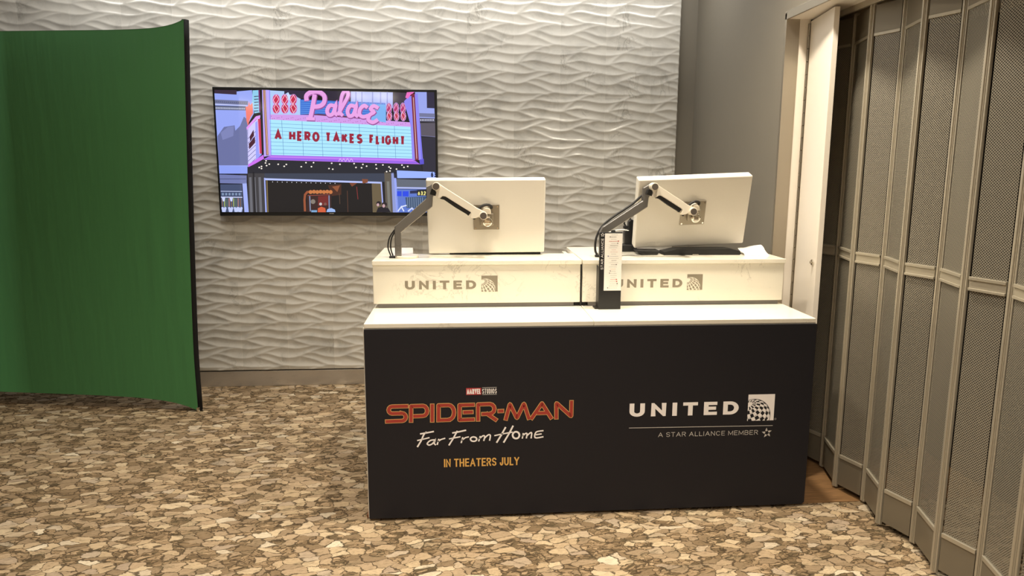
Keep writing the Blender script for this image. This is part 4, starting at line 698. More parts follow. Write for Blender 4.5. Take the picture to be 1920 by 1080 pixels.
(8,(255,245,235),[(0.4766,-0.074),(0.4744,-0.0777),(0.4697,-0.0787),(0.466,-0.0762),(0.466,-0.0721),(0.4699,-0.0695),(0.4746,-0.0704)]),
(8,(255,245,235),[(0.4892,-0.0885),(0.487,-0.0922),(0.4823,-0.0932),(0.4785,-0.0906),(0.4786,-0.0865),(0.4825,-0.084),(0.4872,-0.0848)]),
(8,(255,245,235),[(0.5134,-0.0824),(0.5112,-0.0861),(0.5065,-0.087),(0.5027,-0.0845),(0.5028,-0.0804),(0.5067,-0.0778),(0.5114,-0.0787)]),
(3,(142,160,240),[(-0.6914,-0.0848),(-0.511,-0.0904),(-0.5134,-0.1344),(-0.692,-0.1354)]),
(3,(114,122,172),[(-0.6914,-0.1404),(-0.5191,-0.1463),(-0.522,-0.1989),(-0.6923,-0.1963)]),
(4,(40,42,60),(0.0044,[(-0.6905,-0.1387),(-0.5173,-0.1429)])),
(4,(50,52,75),(0.0026,[(-0.6915,-0.1692),(-0.5245,-0.1683)])),
(3,(160,174,240),[(-0.5487,-0.1973),(-0.5216,-0.1921),(-0.5187,-0.3855),(-0.5457,-0.3856)]),
(4,(72,82,112),[(-0.6877,-0.2031),(-0.5523,-0.2025),(-0.554,-0.3822),(-0.6927,-0.3824)]),
(5,(200,210,245),(0.0035,[(-0.6871,-0.2473),(-0.5532,-0.2484)])),
(5,(205,212,245),(0.0053,[(-0.6885,-0.2848),(-0.5537,-0.286)])),
(5,(120,95,80),[(-0.6839,-0.2916),(-0.6764,-0.2916),(-0.6788,-0.3463),(-0.6863,-0.3464)]),
(5,(150,165,95),[(-0.6697,-0.2915),(-0.6621,-0.2915),(-0.6645,-0.3463),(-0.6721,-0.3463)]),
(5,(90,110,90),[(-0.6554,-0.2915),(-0.6479,-0.2915),(-0.6503,-0.3463),(-0.6578,-0.3463)]),
(5,(160,120,110),[(-0.6412,-0.2914),(-0.6336,-0.2914),(-0.636,-0.3462),(-0.6436,-0.3463)]),
(5,(120,95,80),[(-0.6269,-0.2914),(-0.6194,-0.2914),(-0.6217,-0.3462),(-0.6293,-0.3462)]),
(5,(150,165,95),[(-0.6127,-0.2914),(-0.6051,-0.2913),(-0.6075,-0.3462),(-0.615,-0.3462)]),
(5,(90,110,90),[(-0.5984,-0.2913),(-0.5909,-0.2913),(-0.5932,-0.3461),(-0.6007,-0.3461)]),
(5,(160,120,110),[(-0.5842,-0.2913),(-0.5766,-0.2912),(-0.5789,-0.3461),(-0.5864,-0.3461)]),
(5,(120,95,80),[(-0.5699,-0.2912),(-0.5623,-0.2912),(-0.5646,-0.3461),(-0.5721,-0.3461)]),
(5,(130,150,180),[(-0.6681,-0.2659),(-0.6697,-0.271),(-0.6732,-0.2741),(-0.6774,-0.2741),(-0.6805,-0.271),(-0.6815,-0.266),(-0.6799,-0.261),(-0.6764,-0.2579),(-0.6723,-0.2578),(-0.6691,-0.2609)]),
(5,(130,150,180),[(-0.6472,-0.2659),(-0.6488,-0.2709),(-0.6523,-0.274),(-0.6565,-0.274),(-0.6596,-0.2709),(-0.6606,-0.2659),(-0.659,-0.2609),(-0.6555,-0.2578),(-0.6514,-0.2578),(-0.6482,-0.2608)]),
(5,(130,150,180),[(-0.6263,-0.2658),(-0.6279,-0.2708),(-0.6314,-0.2739),(-0.6355,-0.2739),(-0.6387,-0.2708),(-0.6397,-0.2658),(-0.6381,-0.2608),(-0.6346,-0.2577),(-0.6304,-0.2577),(-0.6273,-0.2608)]),
(5,(130,150,180),[(-0.6053,-0.2657),(-0.6069,-0.2707),(-0.6104,-0.2738),(-0.6146,-0.2739),(-0.6178,-0.2708),(-0.6188,-0.2658),(-0.6172,-0.2607),(-0.6137,-0.2576),(-0.6095,-0.2576),(-0.6063,-0.2607)]),
(5,(130,150,180),[(-0.5844,-0.2656),(-0.586,-0.2707),(-0.5895,-0.2738),(-0.5936,-0.2738),(-0.5968,-0.2707),(-0.5978,-0.2657),(-0.5962,-0.2607),(-0.5927,-0.2575),(-0.5886,-0.2575),(-0.5854,-0.2606)]),
(5,(130,150,180),[(-0.5634,-0.2656),(-0.565,-0.2706),(-0.5685,-0.2737),(-0.5727,-0.2737),(-0.5758,-0.2706),(-0.5768,-0.2656),(-0.5753,-0.2606),(-0.5717,-0.2575),(-0.5676,-0.2575),(-0.5644,-0.2605)]),
(6,(190,200,240),[(-0.69,-0.3506),(-0.6781,-0.348),(-0.6734,-0.3549),(-0.6662,-0.3463),(-0.6566,-0.3531),(-0.6649,-0.3806),(-0.6851,-0.3807)]),
(6,(190,200,240),[(-0.648,-0.3506),(-0.6361,-0.3479),(-0.6315,-0.3548),(-0.6243,-0.3462),(-0.6146,-0.353),(-0.6229,-0.3806),(-0.6431,-0.3806)]),
(6,(190,200,240),[(-0.6127,-0.3505),(-0.6008,-0.3479),(-0.5962,-0.3547),(-0.589,-0.3461),(-0.5793,-0.353),(-0.5875,-0.3805),(-0.6077,-0.3805)]),
(6,(190,200,240),[(-0.5892,-0.3504),(-0.5773,-0.3478),(-0.5726,-0.3547),(-0.5654,-0.3461),(-0.5557,-0.3529),(-0.564,-0.3805),(-0.5842,-0.3805)]),
(6,(200,208,245),[(-0.6836,-0.2865),(-0.661,-0.2864),(-0.6675,-0.312),(-0.6776,-0.3121)]),
(6,(200,208,245),[(-0.635,-0.2863),(-0.6124,-0.2862),(-0.6189,-0.3119),(-0.629,-0.3119)]),
(4,(60,58,62),[(-0.5112,-0.1242),(-0.4049,-0.1236),(-0.4055,-0.3853),(-0.5187,-0.3855)]),
(5,(104,104,112),[(-0.5047,-0.1581),(-0.4895,-0.1563),(-0.4916,-0.3838),(-0.5085,-0.3838)]),
(5,(104,104,112),[(-0.4796,-0.1579),(-0.4644,-0.1561),(-0.4663,-0.3837),(-0.4832,-0.3837)]),
(5,(104,104,112),[(-0.446,-0.1578),(-0.4308,-0.156),(-0.4325,-0.3837),(-0.4494,-0.3837)]),
(6,(30,28,34),[(-0.4803,-0.124),(-0.4694,-0.124),(-0.4731,-0.3837),(-0.4849,-0.3837)]),
(5,(56,62,80),[(-0.4055,-0.1202),(0.3593,-0.1193),(0.3577,-0.1828),(-0.4078,-0.1644)]),
(5,(24,19,20),[(-0.4016,-0.1745),(0.3437,-0.195),(0.3406,-0.384),(-0.4004,-0.3853)]),
(7,(178,190,242),[(-0.4077,-0.1627),(0.3388,-0.1829),(0.3394,-0.1941),(-0.4083,-0.1754)]),
(7,(160,172,240),[(-0.411,-0.161),(-0.4026,-0.1609),(-0.4038,-0.3853),(-0.4131,-0.3853)]),
(6,(130,110,70),[(-0.3966,-0.1762),(-0.3899,-0.1762),(-0.3936,-0.3853),(-0.4004,-0.3853)]),
(8,(225,225,235),[(-0.3547,-0.1862),(-0.3568,-0.189),(-0.36,-0.1879),(-0.3598,-0.1845),(-0.3566,-0.1835)]),
(8,(225,225,235),[(-0.3245,-0.1868),(-0.3266,-0.1896),(-0.3297,-0.1886),(-0.3296,-0.1852),(-0.3263,-0.1841)]),
(8,(225,225,235),[(-0.2941,-0.1875),(-0.2963,-0.1902),(-0.2994,-0.1892),(-0.2992,-0.1858),(-0.296,-0.1847)]),
(8,(225,225,235),[(-0.2638,-0.1881),(-0.2659,-0.1909),(-0.2691,-0.1898),(-0.2689,-0.1864),(-0.2657,-0.1853)]),
(8,(225,225,235),[(-0.2334,-0.1887),(-0.2355,-0.1915),(-0.2387,-0.1904),(-0.2386,-0.187),(-0.2353,-0.186)]),
(8,(225,225,235),[(-0.203,-0.1893),(-0.2051,-0.1921),(-0.2083,-0.1911),(-0.2082,-0.1877),(-0.2049,-0.1866)]),
(8,(225,225,235),[(-0.1726,-0.19),(-0.1747,-0.1927),(-0.1779,-0.1917),(-0.1777,-0.1883),(-0.1745,-0.1872)]),
(8,(225,225,235),[(-0.1422,-0.1906),(-0.1443,-0.1934),(-0.1474,-0.1923),(-0.1473,-0.1889),(-0.144,-0.1878)]),
(8,(225,225,235),[(-0.1117,-0.1912),(-0.1138,-0.194),(-0.117,-0.193),(-0.1168,-0.1895),(-0.1136,-0.1885)]),
(8,(225,225,235),[(-0.0812,-0.1919),(-0.0833,-0.1946),(-0.0865,-0.1936),(-0.0863,-0.1902),(-0.083,-0.1891)]),
(8,(225,225,235),[(-0.0506,-0.1925),(-0.0527,-0.1953),(-0.0559,-0.1942),(-0.0558,-0.1908),(-0.0525,-0.1897)]),
(8,(225,225,235),[(-0.0201,-0.1931),(-0.0222,-0.1959),(-0.0254,-0.1948),(-0.0252,-0.1914),(-0.0219,-0.1903)]),
(8,(225,225,235),[(0.0105,-0.1937),(0.0084,-0.1965),(0.0052,-0.1955),(0.0054,-0.1921),(0.0086,-0.191)]),
(8,(225,225,235),[(0.0412,-0.1944),(0.0391,-0.1972),(0.0359,-0.1961),(0.036,-0.1927),(0.0393,-0.1916)]),
(7,(150,80,50),(0.0141,[(-0.1605,-0.3754),(-0.1608,-0.302),(-0.1559,-0.2675),(-0.1408,-0.2503),(-0.1025,-0.2484)])),
(8,(196,118,66),[(-0.1068,-0.2502),(-0.1095,-0.2578),(-0.1161,-0.2625),(-0.124,-0.2625),(-0.1301,-0.2578),(-0.1323,-0.2503),(-0.1295,-0.2427),(-0.123,-0.238),(-0.1151,-0.238),(-0.1089,-0.2426)]),
(8,(196,118,66),[(-0.0855,-0.2484),(-0.0882,-0.256),(-0.0948,-0.2607),(-0.1026,-0.2607),(-0.1088,-0.256),(-0.111,-0.2485),(-0.1082,-0.2409),(-0.1016,-0.2362),(-0.0938,-0.2362),(-0.0876,-0.2408)]),
(8,(196,118,66),[(-0.0643,-0.25),(-0.067,-0.2576),(-0.0736,-0.2623),(-0.0814,-0.2623),(-0.0876,-0.2577),(-0.0898,-0.2501),(-0.087,-0.2425),(-0.0805,-0.2378),(-0.0726,-0.2378),(-0.0664,-0.2424)]),
(8,(196,118,66),[(-0.0429,-0.2482),(-0.0456,-0.2558),(-0.0522,-0.2605),(-0.0601,-0.2605),(-0.0663,-0.2559),(-0.0684,-0.2483),(-0.0657,-0.2407),(-0.0591,-0.236),(-0.0513,-0.236),(-0.0451,-0.2406)]),
(8,(196,118,66),[(-0.0217,-0.2498),(-0.0244,-0.2574),(-0.031,-0.2622),(-0.0389,-0.2622),(-0.0451,-0.2575),(-0.0472,-0.2499),(-0.0445,-0.2424),(-0.0379,-0.2376),(-0.03,-0.2376),(-0.0238,-0.2423)]),
(8,(196,118,66),[(-0.0003,-0.248),(-0.003,-0.2556),(-0.0096,-0.2604),(-0.0175,-0.2604),(-0.0237,-0.2557),(-0.0259,-0.2481),(-0.0231,-0.2406),(-0.0166,-0.2358),(-0.0087,-0.2358),(-0.0025,-0.2405)]),
(8,(196,118,66),[(0.0209,-0.2497),(0.0182,-0.2573),(0.0117,-0.262),(0.0037,-0.262),(-0.0025,-0.2574),(-0.0046,-0.2498),(-0.0019,-0.2422),(0.0047,-0.2375),(0.0126,-0.2374),(0.0188,-0.2421)]),
(6,(55,30,28),[(-0.1442,-0.2726),(0.0119,-0.2652),(0.0077,-0.3794),(-0.1487,-0.3797)]),
(8,(150,70,60),(0.0044,[(-0.1391,-0.2726),(0.0033,-0.267)])),
(8,(130,140,170),(0.0071,[(-0.1265,-0.276),(-0.1263,-0.3753)])),
(8,(130,140,170),(0.0071,[(-0.0029,-0.2722),(-0.005,-0.375)])),
(7,(112,36,34),[(-0.073,-0.2776),(-0.0081,-0.2739),(-0.0104,-0.3361),(-0.0754,-0.3397)]),
(8,(130,120,110),[(-0.0914,-0.3121),(-0.0947,-0.3212),(-0.1026,-0.3269),(-0.1121,-0.3269),(-0.1195,-0.3213),(-0.1221,-0.3122),(-0.1188,-0.3031),(-0.1109,-0.2974),(-0.1014,-0.2974),(-0.094,-0.303)]),
(9,(200,195,195),[(-0.0494,-0.3275),(-0.0514,-0.3331),(-0.0562,-0.3366),(-0.062,-0.3366),(-0.0666,-0.3332),(-0.0681,-0.3276),(-0.0661,-0.322),(-0.0613,-0.3185),(-0.0555,-0.3185),(-0.0509,-0.3219)]),
(9,(120,80,70),[(-0.0195,-0.3274),(-0.0215,-0.333),(-0.0263,-0.3365),(-0.0321,-0.3365),(-0.0367,-0.3331),(-0.0383,-0.3275),(-0.0363,-0.3219),(-0.0314,-0.3184),(-0.0256,-0.3184),(-0.0211,-0.3219)]),
(8,(205,92,58),[(-0.0778,-0.3553),(-0.0552,-0.3448),(-0.0299,-0.3534),(-0.0275,-0.3812),(-0.0788,-0.3813)]),
(9,(152,180,232),[(-0.024,-0.3794),(-0.0164,-0.3603),(0.0086,-0.3533),(0.0314,-0.3637),(0.0343,-0.3793)]),
(8,(120,160,200),[(-0.1201,-0.3675),(-0.0834,-0.3674),(-0.0839,-0.3813),(-0.1206,-0.3813)]),
(6,(70,38,26),[(-0.0073,-0.2069),(0.0782,-0.1979),(0.0758,-0.2667),(0.0157,-0.2755)]),
(7,(140,80,50),[(0.0179,-0.2153),(0.0694,-0.2065),(0.0508,-0.2496)]),
(7,(120,66,44),[(0.1297,-0.1891),(0.1809,-0.1906),(0.146,-0.2148)]),
(8,(130,74,50),[(0.2116,-0.1646),(0.2501,-0.1662),(0.2477,-0.1885),(0.215,-0.1938)]),
(7,(130,45,45),(0.0044,[(0.1759,-0.2146),(0.1819,-0.2966)])),
(7,(95,60,45),(0.0035,[(0.1152,-0.2407),(0.1149,-0.3792)])),
(7,(90,66,50),(0.0035,[(0.0633,-0.2581),(0.0652,-0.3272)])),
(6,(104,90,66),[(0.2734,-0.1918),(0.3351,-0.1933),(0.3355,-0.384),(0.275,-0.3841)]),
(8,(165,175,240),(0.0079,[(0.3351,-0.1933),(0.341,-0.3352)])),
(6,(92,84,74),[(0.3559,-0.1193),(0.3988,-0.1191),(0.4064,-0.3838),(0.3597,-0.3839)]),
(7,(120,118,110),[(0.3698,-0.1793),(0.387,-0.1793),(0.3926,-0.3839),(0.3753,-0.3839)]),
(9,(40,30,34),[(0.3301,-0.3213),(0.327,-0.3295),(0.3191,-0.3346),(0.3095,-0.3346),(0.3018,-0.3295),(0.2991,-0.3214),(0.3023,-0.3132),(0.3102,-0.3081),(0.3197,-0.3081),(0.3274,-0.3131)]),
(10,(196,160,165),[(0.3186,-0.3318),(0.3168,-0.3379),(0.3124,-0.3417),(0.3071,-0.3417),(0.3029,-0.3379),(0.3015,-0.3318),(0.3033,-0.3257),(0.3076,-0.3219),(0.3129,-0.3219),(0.3171,-0.3256)]),
(9,(40,30,34),[(0.3688,-0.3282),(0.3653,-0.3374),(0.3565,-0.3431),(0.3458,-0.3431),(0.3373,-0.3374),(0.3343,-0.3282),(0.3378,-0.319),(0.3466,-0.3133),(0.3572,-0.3133),(0.3657,-0.319)]),
(10,(196,160,165),[(0.3566,-0.3386),(0.3546,-0.3455),(0.3497,-0.3498),(0.3437,-0.3498),(0.339,-0.3456),(0.3373,-0.3387),(0.3393,-0.3318),(0.3443,-0.3275),(0.3502,-0.3275),(0.3549,-0.3317)]),
(9,(28,24,34),[(0.2975,-0.3806),(0.3095,-0.3509),(0.3313,-0.3439),(0.3483,-0.3526),(0.3743,-0.3508),(0.3927,-0.3804)]),
(6,(140,150,205),[(0.4004,-0.1225),(0.4159,-0.1224),(0.4377,-0.3838),(0.4047,-0.3838)]),
(7,(150,164,240),[(0.4185,-0.1576),(0.4323,-0.1575),(0.4429,-0.3838),(0.4273,-0.3838)]),
(6,(40,40,52),[(0.4159,-0.119),(0.44,-0.1188),(0.4391,-0.1618),(0.4184,-0.1619)]),
(7,(152,176,250),[(0.4368,-0.1085),(0.6919,-0.1174),(0.6931,-0.1571),(0.4391,-0.1583)]),
(8,(30,30,60),(0.0071,[(0.668,-0.1199),(0.6632,-0.1257),(0.6611,-0.1345),(0.6605,-0.1378),(0.6606,-0.1412),(0.6613,-0.1443),(0.6625,-0.1465),(0.664,-0.1476),(0.6657,-0.1474),(0.6672,-0.1459),(0.6683,-0.1433),(0.6689,-0.14),(0.6688,-0.1366),(0.6682,-0.1335),(0.6669,-0.1313),(0.6654,-0.1302),(0.6637,-0.1304),(0.6622,-0.132),(0.6611,-0.1345)])),
(8,(30,30,60),(0.0071,[(0.6814,-0.1231),(0.6828,-0.1199),(0.6849,-0.1184),(0.6872,-0.1189),(0.6889,-0.1214),(0.6897,-0.1251),(0.6891,-0.129),(0.6875,-0.1319),(0.6853,-0.1329),(0.6853,-0.1324),(0.6877,-0.1334),(0.6894,-0.1364),(0.6899,-0.1404),(0.689,-0.1443),(0.687,-0.1469),(0.6845,-0.1475),(0.6822,-0.1459),(0.6808,-0.1426)])),
(7,(96,102,116),[(0.4339,-0.1635),(0.6288,-0.1695),(0.6281,-0.2179),(0.4344,-0.2153)]),
(8,(175,185,240),[(0.4344,-0.2153),(0.6281,-0.2179),(0.6279,-0.2283),(0.4342,-0.2256)]),
(7,(92,118,200),[(0.4307,-0.2291),(0.6279,-0.2318),(0.6255,-0.3834),(0.4307,-0.3838)]),
(8,(42,72,225),[(0.4356,-0.2429),(0.4649,-0.2428),(0.4642,-0.2757),(0.4349,-0.2741)]),
(8,(42,72,225),[(0.4718,-0.2428),(0.5099,-0.2426),(0.5092,-0.2773),(0.4711,-0.2757)]),
(8,(36,42,80),[(0.5195,-0.2391),(0.5671,-0.2355),(0.5668,-0.2563),(0.5191,-0.2582)]),
(8,(28,30,36),[(0.5654,-0.2338),(0.6279,-0.2318),(0.6273,-0.2717),(0.5648,-0.2719)]),
(9,(225,215,130),(0.0062,[(0.5802,-0.2464),(0.5758,-0.2504),(0.5738,-0.2564),(0.5733,-0.2586),(0.5733,-0.2609),(0.574,-0.263),(0.5751,-0.2646),(0.5766,-0.2653),(0.5781,-0.2652),(0.5795,-0.2641),(0.5806,-0.2624),(0.5811,-0.2601),(0.581,-0.2578),(0.5804,-0.2557),(0.5793,-0.2542),(0.5778,-0.2534),(0.5763,-0.2536),(0.5748,-0.2546),(0.5738,-0.2564)])),
(9,(225,215,130),(0.0062,[(0.5923,-0.2486),(0.5935,-0.2464),(0.5955,-0.2454),(0.5976,-0.2458),(0.5993,-0.2475),(0.5999,-0.25),(0.5994,-0.2526),(0.5979,-0.2546),(0.5959,-0.2553),(0.5959,-0.2549),(0.5981,-0.2557),(0.5997,-0.2577),(0.6001,-0.2604),(0.5993,-0.2631),(0.5975,-0.2649),(0.5951,-0.2653),(0.593,-0.2642),(0.5917,-0.2619)])),
(9,(225,215,130),(0.0062,[(0.6115,-0.2499),(0.6122,-0.2477),(0.6135,-0.246),(0.6151,-0.2453),(0.6168,-0.2456),(0.6182,-0.2469),(0.6191,-0.2489),(0.6193,-0.2513),(0.6188,-0.2536),(0.6112,-0.2653),(0.6191,-0.2652)])),
(8,(60,80,110),[(0.4883,-0.2826),(0.6272,-0.2752),(0.626,-0.3519),(0.4956,-0.3522)]),
(9,(140,160,190),(0.0026,[(0.5022,-0.2826),(0.5026,-0.3479)])),
(9,(140,160,190),(0.0026,[(0.516,-0.2825),(0.5165,-0.3478)])),
(9,(140,160,190),(0.0026,[(0.5299,-0.2825),(0.5304,-0.3478)])),
(9,(140,160,190),(0.0026,[(0.5438,-0.2824),(0.5443,-0.3478)])),
(9,(140,160,190),(0.0026,[(0.5576,-0.2824),(0.5582,-0.3477)])),
(9,(140,160,190),(0.0026,[(0.5715,-0.2823),(0.5721,-0.3477)])),
(9,(140,160,190),(0.0026,[(0.5854,-0.2823),(0.586,-0.3477)])),
(9,(140,160,190),(0.0026,[(0.5993,-0.2822),(0.6,-0.3476)])),
(9,(215,222,245),(0.0079,[(0.4379,-0.3742),(0.4611,-0.3436),(0.4778,-0.3741)])),
(9,(215,222,245),(0.0079,[(0.4611,-0.3436),(0.4959,-0.3348)])),
(9,(200,210,240),(0.0088,[(0.5038,-0.374),(0.5303,-0.3522),(0.5473,-0.374)]))]
def rounded(pts, r):
    out = [pts[0]]
    for i in range(1, len(pts)-1):
        a, p, c = (np.array(q, float) for q in (pts[i-1], pts[i], pts[i+1]))
        u, v = a-p, c-p; lu, lv = np.hypot(*u), np.hypot(*v)
        if lu > 2.5*r and lv > 2.5*r and (u@v)/(lu*lv) > -.3:
            A, B = p+u/lu*r, p+v/lv*r
            for t in (0, .25, .5, .75, 1): out.append(tuple((1-t)**2*A+2*t*(1-t)*p+t*t*B))
        else: out.append(tuple(p))
    return out+[pts[-1]]

def clip_poly(poly, x0, x1, z0, z1):
    for ax, lim, sg in ((0, x0, 1), (0, x1, -1), (1, z0, 1), (1, z1, -1)):
        out = []
        for i in range(len(poly)):
            a, b = poly[i-1], poly[i]; da, db = (a[ax]-lim)*sg, (b[ax]-lim)*sg
            if (da >= 0) != (db >= 0):
                t = da/(da-db); out.append((a[0]+(b[0]-a[0])*t, a[1]+(b[1]-a[1])*t))
            if db >= 0: out.append(b)
        poly = out
        if len(poly) < 3: return []
    return poly

def lettering(mb, s, x0, z0, x1, h, sw, gap, wide, y, xf=None, mi=0, space=.45):
    for k, st in enumerate(text_strokes(s, x0, z0, x1, h, sw, gap, wide, space)):
        vs, fs = ribbon(st, sw, cap=sw/2)
        for fi, f in enumerate(fs):
            p = clip_poly([tuple(vs[i]) for i in f], x0-1, x1+1, z0, z0+h)
            if p:
                q = [xf(*c) if xf else c for c in p]
                mb.add([(a, y-.00008*(k % 3)-.000015*(fi % 5), b) for a, b in q], [tuple(range(len(q)))], mi)

def globe(mb, x0, z0, S, y, white, dark, checks, outline):
    """square emblem with a gridded globe rising in its lower left corner; white / dark are material slots"""
    cx, cz, R = .24, .2, .615
    def put(poly, mi, d):
        p = clip_poly(poly, 0, 1, 0, 1)
        if p: mb.add([(x0+a*S, y-d, z0+b*S) for a, b in p], [tuple(range(len(p)))], mi)
    put([(0, 0), (1, 0), (1, 1), (0, 1)], white, 0)
    disc = lambda r: [(cx+r*math.cos(2*math.pi*i/64), cz+r*math.sin(2*math.pi*i/64)) for i in range(64)]
    put(disc(R+(.018 if outline else 0)), dark, .0001)
    if outline: put(disc(R), white, .0002)
    pole = Vector((-.34, .70, .0)); pole.z = math.sqrt(1-pole.x**2-pole.y**2)
    e1 = pole.cross(Vector((0, 0, 1))).normalized(); e2 = pole.cross(e1)
    def pt(th, ph):
        p = pole*math.cos(th)+(e1*math.cos(ph)+e2*math.sin(ph))*math.sin(th); return p
    st, nl = (15, 24) if checks else (19, 17); nb = int(118/st)
    def tile(t0, t1, p0, p1, mi, d):
        Q = [pt(t0, p0), pt(t0, (p0+p1)/2), pt(t0, p1), pt(t1, p1), pt(t1, (p0+p1)/2), pt(t1, p0)]
        if min(q.z for q in Q) > .02: put([(cx+q.x*R, cz+q.y*R) for q in Q], mi, d)
    for i in range(1, nb):
        t0 = math.radians(-4+i*st); t1 = math.radians(-4+(i+1)*st)
        for j in range(nl):
            p0 = 2*math.pi*j/nl; p1 = 2*math.pi*(j+1)/nl
            if checks:
                tile(t1-.026, t1-.008, p0, p1, dark, .0003)     # thin rings between the rows
                if j % 2 == i % 2: tile(t0+.03, t1-.026, p0, p1, dark, .0003)
            else:
                m = .19*(p1-p0); tile(t0+.03, t1-.03, p0+m, p1-m, white, .0003)

def wide_caps(mb, s, x0, z0, x1, h, y):
    """broad capitals whose uprights are heavier than their crossbars"""
    K = 1.42
    lettering(mb, s, x0, z0, x0+(x1-x0)/K, h, .245*h, .33, 1.0, y, xf=lambda a, b: (x0+(a-x0)*K, b))

# ================================================================== SETTING
def structure(o): o['kind'] = 'structure'; return o

SEGS = [
 [(170,300),(260,215),(350,145),(420,105),(500,98),(650,112),(800,138),(920,150),(1050,150),(1180,132),(1290,108)],
 [(180,305),(300,280),(420,258),(520,258),(650,280),(800,310),(950,325),(1060,322),(1180,375),(1300,415),(1440,458)],
 [(0,480),(100,500),(220,515),(350,505),(450,485),(560,455),(620,455),(750,466),(880,480)],
 [(330,658),(420,610),(510,585),(600,550),(720,510),(830,488),(890,481)],
 [(320,660),(420,622),(500,604),(570,606),(660,632),(800,680),(950,702),(1080,695),(1200,662),(1300,692),(1400,722),(1500,757),(1650,822),(1780,862)],
 [(440,1000),(530,945),(640,905),(780,872),(900,852),(1000,866),(1120,880),(1350,882),(1480,876),(1640,905)],
]
def wave_tile(nu, nv):
    """relief of one wave tile: ripples hollowed between crest lines that rise, cross and run into each other"""
    H = np.zeros((nv, nu)); v = (np.arange(nv)+.5)/nv
    for a in range(nu):
        u = (a+.5)/nu; zs = []
        for sg in SEGS:
            X = np.array([(p[0]-85)/880 for p in sg]); Y = np.array([(p[1]-55)/895 for p in sg])
            for su in (-2, -1, 0, 1, 2):
                if X[0]+su <= u <= X[-1]+su:
                    y = np.interp(u, X+su, Y); zs += [y-1, y, y+1, y+2, y-2]
        zs = sorted(zs); q = [zs[0]]
        for z in zs[1:]:
            if z-q[-1] > .004: q.append(z)
        q = np.array(q); k = np.clip(np.searchsorted(q, v)-1, 0, len(q)-2)
        gap = q[k+1]-q[k]; t = (v-q[k])/gap
        d = np.minimum(.105*gap*TILE, .0060)
        H[:, a] = d*(4*t*(1-t))
    # soften what the polisher softens
    for _ in range(1):
        H = (H*2+np.roll(H, 1, 1)+np.roll(H, -1, 1))/4
    return H

def build_wave_wall():
    nu, nv = 40, 64; W = wave_tile(nu, nv)
    T0 = -11; nt = 16; rows = 9
    x = TILEX+TILE*T0+(np.arange(nt*nu+1)+.0)*TILE/nu
    x = x[x < 1.295-.004]; x = np.append(x, 1.295)
    z = TILEZ+np.arange(rows*nv+1)*TILE/nv
    iu = (np.arange(len(x)) % nu); iv = (nv-1-(np.arange(len(z)) % nv))
    D = W[np.ix_(iv, iu)]
    Y = WALLY-.004+D
    nx, nz = len(x), len(z)
    co = np.empty((nz, nx, 3)); co[..., 0] = x[None, :]; co[..., 2] = z[:, None]; co[..., 1] = Y
    idx = np.arange(nx*nz).reshape(nz, nx)
    F = np.stack([idx[:-1, :-1], idx[:-1, 1:], idx[1:, 1:], idx[1:, :-1]], -1).reshape(-1, 4)
    # right and lower returns give the cladding its thickness
    ex = co.copy(); ex[..., 1] = 1.957
    b = nx*nz; back = ex[:, -1]; bot = ex[0]
    V = np.concatenate([co.reshape(-1, 3), back, bot])
    R = np.stack([idx[:-1, -1], b+np.arange(nz-1), b+1+np.arange(nz-1), idx[1:, -1]], -1)
    Bm = np.stack([idx[0, 1:], idx[0, :-1], b+nz+np.arange(nx-1), b+nz+1+np.arange(nx-1)], -1)
    F = np.concatenate([F, R, Bm])
    me = bpy.data.meshes.new('wall_back'); me.vertices.add(len(V)); me.vertices.foreach_set('co', V.ravel())
    me.loops.add(F.size); me.loops.foreach_set('vertex_index', F.ravel().astype(np.int32))
    me.polygons.add(len(F)); me.polygons.foreach_set('loop_start', np.arange(0, F.size, 4, dtype=np.int32))
    sm = np.ones(len(F), bool); sm[-(len(R)+len(Bm)):] = False
    me.polygons.foreach_set('use_smooth', sm); me.materials.append(M_MARBLE); me.update(calc_edges=True); me.validate()
    return structure(link('wall_back', me))
build_wave_wall()

structure(MB().box(-8, 3.2, -14, 2.2, -.05, 0).build('floor', M_CARPET))
structure(MB().box(1.16, 2.4, .022, 1.955, -.01, .003).build('floor', M_PLANK))
structure(MB().box(-8, 3.2, -14, 2.2, CEIL, CEIL+.08).build('ceiling', M_CEIL))
# steel skirting under the cladding, with the dark slot above it
structure(MB().box(-3.5, 1.42, 1.926, 1.95, 0, .106, .002).box(-3.5, 1.295, 1.94, 1.957, .106, .1143, mi=1).build('baseboard_back', [M_STEEL, M_BLACK]))
# plain grey wall: behind the cladding, then turning the corner beside the counter; header over the gate
WX = 1.42
structure(MB().box(1.295, WX+.02, 1.955, 2.10, 0, CEIL).box(-8, 1.295, 1.957, 2.10, 0, CEIL).build('wall_back', M_GREY))
structure(MB().box(WX, 2.4, .612, 2.10, 0, CEIL).box(WX, 2.4, -4.2, .612, 2.232, CEIL).build('wall_right', M_GREY))
structure(MB().box(-8, -7.9, -14, 2.1, 0, CEIL).build('wall_left', M_GREY))
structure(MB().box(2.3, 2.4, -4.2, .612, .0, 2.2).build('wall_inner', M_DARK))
# steel casing of the gate opening and its white jamb and soffit
structure(MB().box(WX-.006, WX+.062, .595, .612, 0, 2.228, .001).box(WX-.006, WX+.004, -4.2, .612, 2.198, 2.236, .001).build('trim_1', M_TRIM))
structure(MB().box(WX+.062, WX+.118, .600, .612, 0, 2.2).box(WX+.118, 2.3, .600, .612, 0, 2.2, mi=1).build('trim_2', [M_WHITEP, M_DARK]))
structure(MB().box(WX+.004, 2.3, -4.2, .600, 2.2, 2.232).build('trim_3', M_WHITEP))

